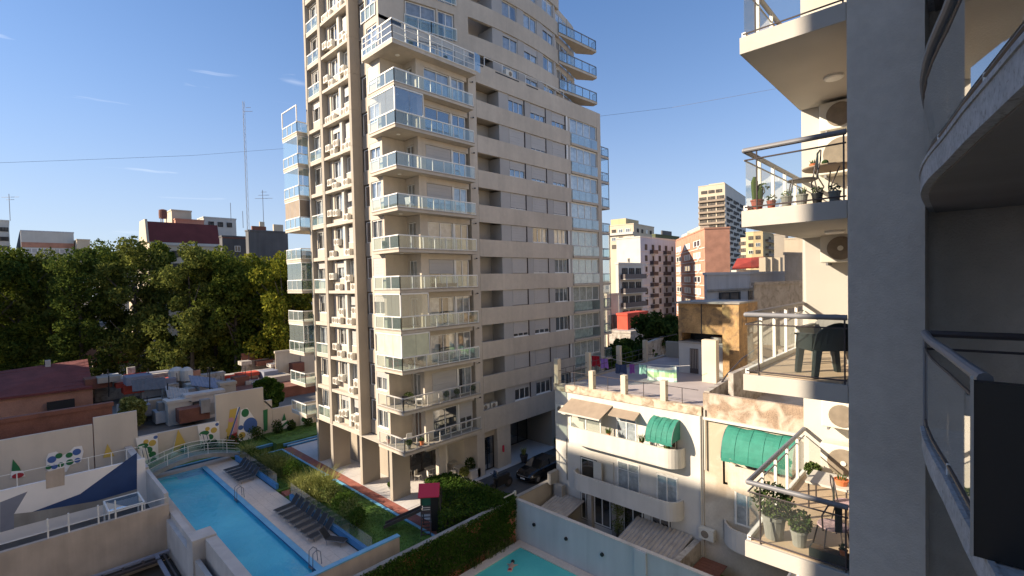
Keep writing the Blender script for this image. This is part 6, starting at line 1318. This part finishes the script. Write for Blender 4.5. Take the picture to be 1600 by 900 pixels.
for u0, u1, y0, y1 in ((.10, .28, 1.9, 3.5), (.36, .52, 1.9, 3.5), (.30, .34, 3.9, 4.4)): b.put('R', unitwin('b'), b.LR * u0, b.LR * u1, b.z1 - y1 - .4, b.z1 - y0 - .4, .15, 'window')
b.band('R', b.z1 - 2.1, .25, 'concrete', .25)
b2 = Blk('brick_wall', 'grey white washed brick wall rising right of the long grey building', 'wall', 1176, 1178, 1262, 446, 52, 'oldwall', -14, zb=6); b3 = Blk('brick_wall', 'upper grey brick wall piece beside the air conditioner wall', 'wall', 1226, 1228, 1262, 398, 66, 'concrete', -14, zb=6)
b = Blk('red_shed', 'bright red painted rooftop block behind the roof terrace', 'shed', 963, 980, 1010, 493, 78, 'redpaint', 0, zb=2, mtR='redpaint'); p = b.put('R', unitwin('w'), b.LR * .1, b.LR * .35, b.z1 - 3.2, b.z1 - 2.2, .3, 'air_conditioner')
b = Blk('low_house', 'low white stone house under the red rooftop block', 'house', 950, 985, 1012, 521, 76, 'oldwall', 0, zb=-1)
b = Blk('white_wall', 'low white washed wall with a rusty railing left of the tank block', 'wall', 1004, 1008, 1062, 541, 56, 'oldwall', 10, zb=0, dflt=4)
m = MB(); m.path([at(1010, 530, 57), at(1035, 527, 57), at(1058, 522, 57)], .05, 'steeldark'); m.path([at(1010, 553, 56), at(1058, 560, 55)], .03, 'steeldark'); m.build('railing', b.t)
b = Blk('low_house', 'dark grey two storey house left of the red rooftop block', 'house', 945, 948, 966, 462, 85, 'cream', 0, zb=-1, parap=True); b.put('R', unitwin('b'), b.LR * .1, b.LR * .9, b.z1 - 6.5, b.z1 - 3.5, .2, 'window'); b.put('R', unitwin('w'), b.LR * .1, b.LR * .9, b.z1 - 11, b.z1 - 7.5, .2, 'window')
# --- left
b = Blk('apartment_building', 'white rooftop block cut by the left picture edge behind the trees', 'apartment building', -30, -20, 18, 344, 150, 'cleanwhite', 0); b.grid('R', 3, 3, 2, 3, 1.3, 1.6, 'b')
b = Blk('apartment_building', 'pale grey building with a brick red band behind the left trees', 'apartment building', 28, 32, 118, 361, 150, 'greybuilding', 0, mtR='cleanwhite'); b.band('R', b.z1 - 5.0, 1.6, 'brick', .1); b.grid('R', 2, 4, 5.3, 3.4, 1.5, 2.8, 'ws'); b.top(.4, .72, .2, .6, 1.0, 'brickdark'); b.top(.55, .66, .3, .5, 2.0, 'concrete')
b = Blk('building', 'small pale roof structure right of the pale grey building', 'building', 118, 120, 143, 375, 155, 'warmbuilding', 0)
b = Blk('mansion', 'long building with steep maroon mansard roof and cream gable rising over the trees', 'building', 214, 233, 345, 378, 118, 'warmbuilding', 0, parap=False); b.band('R', b.z1 - .7, .7, 'cleanwhite', .35); b.grid('R', 3, 8, 2.0, 3.2, 1.6, 1.5, 'bw')
z = b.z1; A = b.P; B = A + b.u * b.LR; hh = 5.2; V3 = lambda p, zz: (p.x, p.y, zz); n_ = b.v
m = MB(); m.hexa([V3(A - n_ * .3, z), V3(B - n_ * .3, z), V3(B + n_ * 8, z), V3(A + n_ * 8, z), V3(A + n_ * 1.4, z + hh), V3(B + n_ * 1.4, z + hh), V3(B + n_ * 8, z + hh), V3(A + n_ * 8, z + hh)], 'maroon'); m.build('roof', b.t)
m = MB(); m.hexa([V3(A - b.u * .5 - n_ * .3, z), V3(A - n_ * .3, z), V3(A + n_ * 10, z), V3(A - b.u * .5 + n_ * 10, z), V3(A - b.u * .5 + n_ * 1.2, z + hh + .5), V3(A + n_ * 1.2, z + hh + .5), V3(A + n_ * 8, z + hh + .5), V3(A - b.u * .5 + n_ * 8, z + hh + .5)], 'warmbuilding'); m.build('gable', b.t)
for (pl, pc, pr, yt, D, mt, lab) in ((260, 268, 303, 329, 132, 'warmbuilding', 'cream rooftop box behind the maroon mansard roof'), (312, 318, 372, 340, 140, 'cleanwhite', 'white rooftop flat behind the right end of the maroon roof'), (272, 274, 322, 343, 131, 'brick', 'red brick rooftop wall in front of the cream rooftop box')):
    b = Blk('rooftop_structure', lab, 'rooftop structure', pl, pc, pr, yt, D, mt, 0, zb=20)
    if pr > 360: b.grid('R', 1, 3, 1.0, 3, 1.4, 1.4, 'b')
t = thing('water_tank', 'rusty cylindrical water tank on legs above the maroon roof', 'water tank', at(255, 345, 126)); p = at(255, 345, 126); m = MB(); m.lathe((p.x, p.y, p.z + .6), [(.9, 0), (.95, 1.0), (.9, 2.2), (.3, 2.4)], 'brickdark', 12); m.build('tank', t)
for dx, dy in ((-.6, -.6), (.6, -.6), (0, .7)): m = MB(); m.tube((p.x + dx, p.y + dy, p.z - 3), (p.x + dx, p.y + dy, p.z + .7), .1, 'concrete'); m.build('leg', t)
b = Blk('dark_building', 'dark weathered grey building right of the maroon roof behind the trees', 'building', 345, 347, 386, 370, 112, 'darkbuilding', 0); b.put('R', unitwin('w'), b.LR * .5, b.LR * .75, b.z1 - 3.4, b.z1 - 2, .15, 'window'); b.band('R', b.z1 - .3, .3, 'brickdark', .1)
b = Blk('dark_building', 'taller dark blank wall building between the lattice mast and the tower', 'building', 386, 388, 452, 361, 108, 'darkbuilding', 0); b.top(.1, .45, .1, .4, .9, 'brickdark'); b.top(.3, .42, .2, .4, 2.0, 'warmbuilding'); b.top(.65, .9, .2, .5, 1.6, 'warmbuilding')
# masts and aerials
def aerial(px, y0, y1, D, lab, arms=(), lattice=False, cat='antenna'):
    p = at(px, y0, D); q = at(px, y1, D); t = thing('radio_mast' if lattice else 'antenna', lab, cat, p); r = .055 * D / 100
    if lattice:
        for dx, dy in ((-.22, 0), (.22, 0), (0, .3)): m = MB(); m.tube((p.x + dx, p.y + dy, p.z), (p.x + dx * .8, p.y + dy * .8, q.z), .035, 'steel', 4); m.build('leg', t)
        m = MB(); z = p.z; k = 0
        while z < q.z - .8: m.tube((p.x + (-.22 if k % 2 else .22), p.y, z), (p.x + (.22 if k % 2 else -.22), p.y, z + .8), .022, 'steel', 4); z += .8; k += 1
        m.build('lattice', t)
    else: m = MB(); m.tube(p, (p.x, p.y, q.z), r, 'steel', 5); m.build('pole', t)
    for (dy, w_) in arms: m = MB(); c = at(px, y1 + dy, D); m.tube((c.x - RT.x * w_, c.y - RT.y * w_, c.z), (c.x + RT.x * w_, c.y + RT.y * w_, c.z), r * .8, 'steel', 4); m.build('arm', t)
aerial(388, 362, 160, 105, 'tall thin lattice mast rising above the dark buildings left of the tower', ((14, .9), (8, .5)), True, 'mast')
aerial(412, 350, 297, 108, 'television antenna with crossbars between the mast and the tower', ((8, 1.2), (13, 2.0), (3, .6)))
aerial(361, 345, 317, 112, 'short thin aerial on the rooftop left of the lattice mast'); aerial(380, 356, 330, 110, 'thin aerial just left of the lattice mast base')
aerial(16, 345, 303, 145, 'television antenna over the left edge rooftop', ((5, 2.6), (9, 1.2)))
for pts, lb in (([at(-20, 255, 60), at(120, 250, 62), at(300, 243, 66), at(445, 232, 75)], 'long thin cable crossing the sky at the left'), ([at(740, 196, 40), at(900, 186, 60), at(1050, 168, 70), at(1260, 130, 60)], 'long thin cable crossing the sky between tower and balconies')):
    m = MB(); m.path(pts, .018, 'steeldark', 4); m.build('overhead_cable', label=lb, category='cable')
# ================================================================== LOW HOUSES BEHIND THE MURAL WALL
def lowbox(pl, pc, pr, yt, D, mt, lab, rot=0, wins=None, zb=-1, cat='house', roof=None, nm='low_house', dflt=6):
    b = Blk(nm, lab, cat, pl, pc, pr, yt, D, mt, rot, zb=zb, dflt=dflt, parap=True)
    if wins: b.grid('R', *wins)
    if roof: b.top(.03, .97, .03, .97, .06, roof, 'roof')
    return b
t = thing('tiled_house', 'long red roofed brick house at the left picture edge', 'house', at(70, 640, 66)); y0 = 0
p0, p1 = at(-40, 630, 60), at(145, 607, 69); q0, q1 = at(-40, 588, 67), at(137, 563, 76)
m = MB(); m.hexa([p0, p1, q1, q0, p0 + Vector((0, 0, .2)), p1 + Vector((0, 0, .2)), q1 + Vector((0, 0, .2)), q0 + Vector((0, 0, .2))], 'redroof'); ro = m.build('roof', t)
N_ = 26; rows = 9
tl0 = None
for j in range(rows):
    for i in range(N_):
        a = (i + .02) / N_; c = (i + .96) / N_; d0_ = j / rows; d1_ = (j + 1.06) / rows
        f_ = lambda s_, r_: p0.lerp(p1, s_).lerp(q0.lerp(q1, s_), min(1, r_)) + Vector((0, 0, .22))
        m = MB(); A, B, C_, D_ = f_(a, d0_), f_(c, d0_), f_(c, d1_), f_(a, d1_); e = Vector((0, 0, .05 + U(0, .02))); e2 = Vector((0, 0, .012))
        m.hexa([A, B, C_, D_, A + e, B + e, C_ + e2, D_ + e2], 'redroof'); m.build('roof_tile', ro)
m = MB(); w0, w1 = p0 + Vector((0, .5, 0)), p1 + Vector((0, .5, 0)); bk = Vector((0, 6, 0)); m.hexa([V3(w0, -1), V3(w1, -1), V3(w1 + bk, -1), V3(w0 + bk, -1), V3(w0, w0.z - .02), V3(w1, w1.z - .02), V3(w1 + bk, w1.z), V3(w0 + bk, w0.z)], 'brick'); m.build('wall', t)
for px, w_, y_ in ((33, 1.9, 634), (95, 2.8, 626)): p = at(px, y_, 66.0); m = MB(); m.box(p.x - w_ / 2, p.x + w_ / 2, p.y - .2, p.y + .3, p.z - 2.0, p.z, 'black'); m.build('window', t)
p = at(75, 572, 72); m = MB(); m.box(p.x - .3, p.x + .3, p.y - .3, p.y + .3, p.z - 1, p.z + .9, 'concretelight'); m.build('chimney', t)
b = lowbox(-40, -40, 166, 668, 39.2, 'brickdark', 'brown brick garden wall with a dark cap in front of the red roofed house', 0, nm='brick_wall', cat='wall', dflt=.4)
m = MB()
g0 = at(66, 655, 57); 
for a_, b_ in (((66, 655), (85, 645)), ((85, 645), (111, 650)), ((111, 650), (111, 655)), ((66, 657), (111, 653))): m.tube(at(*a_, 57), at(*b_, 57), .05, 'greybuilding')
m.build('garden_arch', label='small blue grey metal arch frame on the brown brick wall', category='frame')
for px in (141, 184): p = at(px, 655, 57.5); q = at(px, 632, 57.5); m = MB(); m.tube(p, q, .09, 'cleanwhite', 6); m.build('gate_post', label='white post on the wall %s the small green tree' % ('left of' if px < 160 else 'behind'), category='post', group='white posts on the garden wall')
b = lowbox(143, 147, 268, 600, 72, 'oldwall', 'old white house with flat roof clutter and red painted parapet behind the red roof', 0, (1, 3, 1.5, 3, 1.4, .9, 'b')); b.top(.35, .62, .02, .05, .5, 'redpaint', 'parapet_strip'); b.top(.4, .5, .3, .5, 1.4, 'oldwall'); b.top(.62, .95, .3, .9, .1, 'muralgrey', 'roof'); b.top(.1, .3, .4, .8, .6, 'greybuilding')
b = lowbox(250, 254, 345, 598, 70, 'oldwall', 'old grey house with white water tanks on its roof', 0, (1, 2, 2.5, 3, 1.4, 1.0, 'b')); b.top(.3, .6, .1, .4, .8, 'brick')
for px, s_ in ((276, 1.0), (292, .8)): p = at(px, 590, 71); t = MB(); t.lathe((p.x, p.y, p.z - .4), [(s_, 0), (s_, 1.5), (s_ * .5, 1.9), (.1, 2.0)], 'cleanwhite', 12); t.build('water_tank', label='%s white water tank on the old grey house' % ('taller' if s_ == 1 else 'shorter'), category='water tank', group='white water tanks')
b = lowbox(333, 336, 425, 592, 76, 'oldwall', 'low whitewashed building with a long red roof edge', 0); b.band('R', b.z1 - .2, .45, 'redpaint', .3)
b = lowbox(205, 208, 268, 640, 60, 'concrete', 'weathered grey cottage with a maroon door behind the mural wall', 0); b.put('R', unitwin('b'), b.LR * .62, b.LR * .8, b.z1 - 2.8, b.z1 - .9, .1, 'window'); b.put('R', unitwin('b'), b.LR * .12, b.LR * .3, b.z1 - 2.8, b.z1 - .9, .1, 'window')
b = lowbox(260, 262, 290, 632, 58.5, 'cleanwhite', 'small white gabled wall between the grey cottage and the ruined shed', 0)
b = lowbox(288, 291, 343, 622, 60, 'concretelight', 'ruined pale shed with a dark opening behind the mural wall', 0); b.put('R', unitwin('b'), b.LR * .15, b.LR * .5, b.z1 - 3.2, b.z1 - .6, .1, 'opening')
b = lowbox(343, 345, 362, 603, 64, 'tan', 'narrow brown rooftop wall behind the tall mural panel', 0)
b = lowbox(374, 378, 470, 568, 84, 'oldwall', 'white house with a rust red gable near the tower base', 0, (1, 4, 1.5, 3, 1.6, .9, 'bw')); b.top(.0, .2, .1, .9, 1.4, 'brickdark')
b = lowbox(426, 430, 500, 552, 80, 'cream', 'cream blank wall house directly left of the lower tower balconies', 0)
b = lowbox(330, 380, 500, 620, 68, 'brickdark', 'long low brown wall behind the far lawn', 0, cat='wall', nm='brick_wall')
b = lowbox(140, 145, 330, 566, 100, 'warmbuilding', 'sunlit sandy school wall behind the trees', 0, zb=-1, cat='wall', nm='yard_wall'); b.band('R', b.z1 - .9, .8, 'redpaint', .1)
b = lowbox(200, 206, 262, 470, 118, 'warmbuilding', 'sunlit cream building glimpsed through the gap in the trees', 0, (6, 4, 2, 3, 1.5, 1.8, 'bw'), cat='building')
b = lowbox(100, 105, 200, 530, 108, 'brick', 'reddish sports building glimpsed between the tree trunks', 0, cat='building'); b.band('R', b.z1 - .8, .9, 'bluelight', .3)
# extra city in the distance so that no bare ground shows
for i, (pl, pc, pr, yt, D, mt) in enumerate(((-60, -40, 60, 408, 230, 'greybuilding'), (150, 170, 240, 398, 240, 'warmbuilding'), (440, 452, 520, 392, 230, 'greybuilding'), (960, 975, 1100, 410, 300, 'greybuilding'), (1060, 1080, 1300, 395, 330, 'warmbuilding'), (900, 930, 1000, 440, 200, 'greybuilding'))):
    b = Blk('apartment_building', 'distant %s block on the horizon, %s from the left' % ('grey' if mt[0] == 'g' else 'beige', ORD[i]), 'apartment building', pl, pc, pr, yt, D, mt, 0, dflt=20); b.grid('R', 6, 8, 2, 3, 1.4, 2, 'b')

def clutter(pts, seed, lab):
    random.seed(seed); t = thing('roof_clutter', lab, 'clutter', at(pts[0][0], pts[0][1], pts[0][2]))
    for (px, py, D, w_, h_, mt) in pts:
        p = at(px, py, D); q = MB(); dx = w_ * U(.5, 1.2); q.box(p.x - w_ / 2, p.x + w_ / 2, p.y - dx / 2, p.y + dx / 2, p.z - h_, p.z, mt); q.build('block', t)
        if R() < .5: q = MB(); q.tube((p.x + w_ * .4, p.y, p.z), (p.x + w_ * .4, p.y, p.z + U(.6, 1.8)), .05, 'steeldark', 5); q.build('pipe', t)
MM = ['oldwall', 'greybuilding', 'concrete', 'cleanwhite', 'brickdark', 'concretelight', 'redpaint', 'oldwall', 'muralgrey', 'tan']
def row(x0, x1, y0, y1, D, n, seed, lab, ws=(.8, 3.2), hs=(.5, 2.2)):
    random.seed(seed); clutter([(x0 + (x1 - x0) * (i + R() * .8) / n, U(y0, y1), D + U(-2, 3), U(*ws), U(*hs), random.choice(MM)) for i in range(n)], seed + 1, lab)
row(150, 262, 584, 606, 72, 14, 41, 'jumble of parapets, boxes and pipes on the old white flat roof')
row(262, 350, 590, 612, 70, 12, 42, 'jumble of sheds and pipes around the white water tanks')
row(205, 345, 622, 642, 61, 14, 43, 'low broken walls and lean-tos directly behind the mural wall')
row(350, 440, 578, 612, 76, 12, 44, 'jumble of roof walls left of the lower tower balconies')
row(380, 470, 556, 572, 84, 8, 45, 'rooftop boxes behind the cream blank wall')
for (a, b_, c, d, D, mt, lab) in ((207, 612, 262, 607, 63, 'corrugateddark', 'dark sloping lean-to roof behind the small light tree'), (262, 622, 300, 628, 60, 'oldwall', 'ragged grey lean-to roof right of the small gable'), (300, 603, 345, 608, 66, 'muralgrey', 'blue grey sheet roof behind the ruined shed')):
    A, B = at(a, b_, D), at(c, d, D); C_ = B + Vector((.5, 4, .9)); D_ = A + Vector((.5, 4, .9)); corr([A, B, C_, D_], lab, mt if mt != 'oldwall' else 'corrugated', 8, .08)
for (px, py, D, h, lab) in ((262, 640, 62, 3.4, 'leaning dark post between the cottages'), (328, 622, 66, 4.2, 'tall black pipe over the ruined shed'), (170, 620, 68, 3.0, 'thin pole beside the red roofed house')):
    p = at(px, py, D); q = MB(); q.tube(p, p + Vector((.1, 0, h)), .07, 'black', 5); q.build('pole', label=lab, category='pole')
# ================================================================== TREES
def crown_mesh(seed, n, leaf, r, h):
    random.seed(seed); m = MB()
    N = 44
    for i in range(N):
        a = U(0, 6.28); zz = (i + R()) / N * .93; rr = r * U(.1, .88) * math.sqrt(max(.12, 1 - abs(zz - .40) ** 1.7 * 1.5)); c = (rr * math.cos(a), rr * math.sin(a), h * zz); s_ = r * U(.24, .42)
        leaves(m, c, s_, s_, s_ * U(.7, 1.0), n // N, U(.19, .27), leaf, shell=.45)
    return m
def tree(px, ytop, D, leaf, lab, seed, wd=1., zb=-1., grp='tall plane trees behind the low houses', name='plane_tree', base=.16, hs=None):
    p = at(px, ytop, D); H = p.z - zb; t = thing(name, lab, 'tree', (p.x, p.y, zb), group=grp); r = 6.0 * wd
    m = crown_mesh(seed, 13000, leaf, r, H * (1 - base)); m.v = [(v[0] + p.x, v[1] + p.y, v[2] + zb + H * base) for v in m.v]; m.build('crown', t)
    tr = MB(); tr.tube((p.x, p.y, zb), (p.x + .2, p.y, zb + H * .45), .38, 'bark', 8, .26); tr.tube((p.x + .2, p.y, zb + H * .45), (p.x, p.y + .3, zb + H * .85), .26, 'bark', 8, .08)
    for i in range(7): a = U(0, 6.28); z = zb + H * U(.22, .6); tr.tube((p.x + .1, p.y, z), (p.x + r * .7 * math.cos(a), p.y + r * .7 * math.sin(a), z + H * .2), .15, 'bark', 6, .04)
    tr.build('trunk', t); return t
TR = [(-30, 388, 84, 'leafplane3'), (22, 384, 88, 'leafplane'), (70, 392, 92, 'leafplane2'), (118, 382, 86, 'leafplane3'), (172, 380, 94, 'leafplane'), (205, 372, 88, 'leafplane2'), (248, 376, 93, 'leafplane'), (292, 378, 86, 'leafplane2'), (330, 388, 92, 'leafgold'), (362, 392, 88, 'leafplane'), (400, 398, 94, 'leafgold'), (438, 396, 88, 'leafgold'), (470, 404, 93, 'leafplane')]
for i, (px, yt, D, lf) in enumerate(TR): tree(px, yt - 4, D, lf, '%s tall leafy plane tree of the row, counted from the left' % ORD[i], 100 + i, (.62 if i == 6 else 1.0 if i % 2 else .92), base=.06 if i != 6 and i != 4 else .2)
for i, (px, yt, D) in enumerate(((-5, 398, 102), (45, 400, 104), (95, 402, 100), (310, 396, 104), (348, 400, 102), (384, 404, 104), (422, 406, 102), (455, 408, 104), (10, 396, 110))): tree(px, yt, D, 'leafplane', '%s plane tree of the back row, mostly hidden behind the front trees' % ORD[i], 150 + i, .95, base=.04, grp='back row of plane trees')
tree(1030, 492, 64, 'leafdark', 'dark green tree left of the ochre tank block', 301, .72, grp='trees right of the tower', name='garden_tree', base=.1); tree(985, 532, 60, 'leafdark', 'dark bush tree in front of the red rooftop block', 302, .6, grp='trees right of the tower', name='garden_tree', base=.1); tree(955, 545, 56, 'leafhedge', 'green bush tree beside the foot of the tower right end', 303, .5, grp='trees right of the tower', name='garden_tree', base=.1)
tree(207, 622, 57.2, 'leafgrass', 'small light green tree behind the mural wall', 304, .21, grp='small trees behind the mural wall', name='garden_tree', base=.2); tree(418, 590, 62, 'leafhedge', 'small green tree right of the tall mural panel', 305, .27, grp='small trees behind the mural wall', name='garden_tree', base=.2)
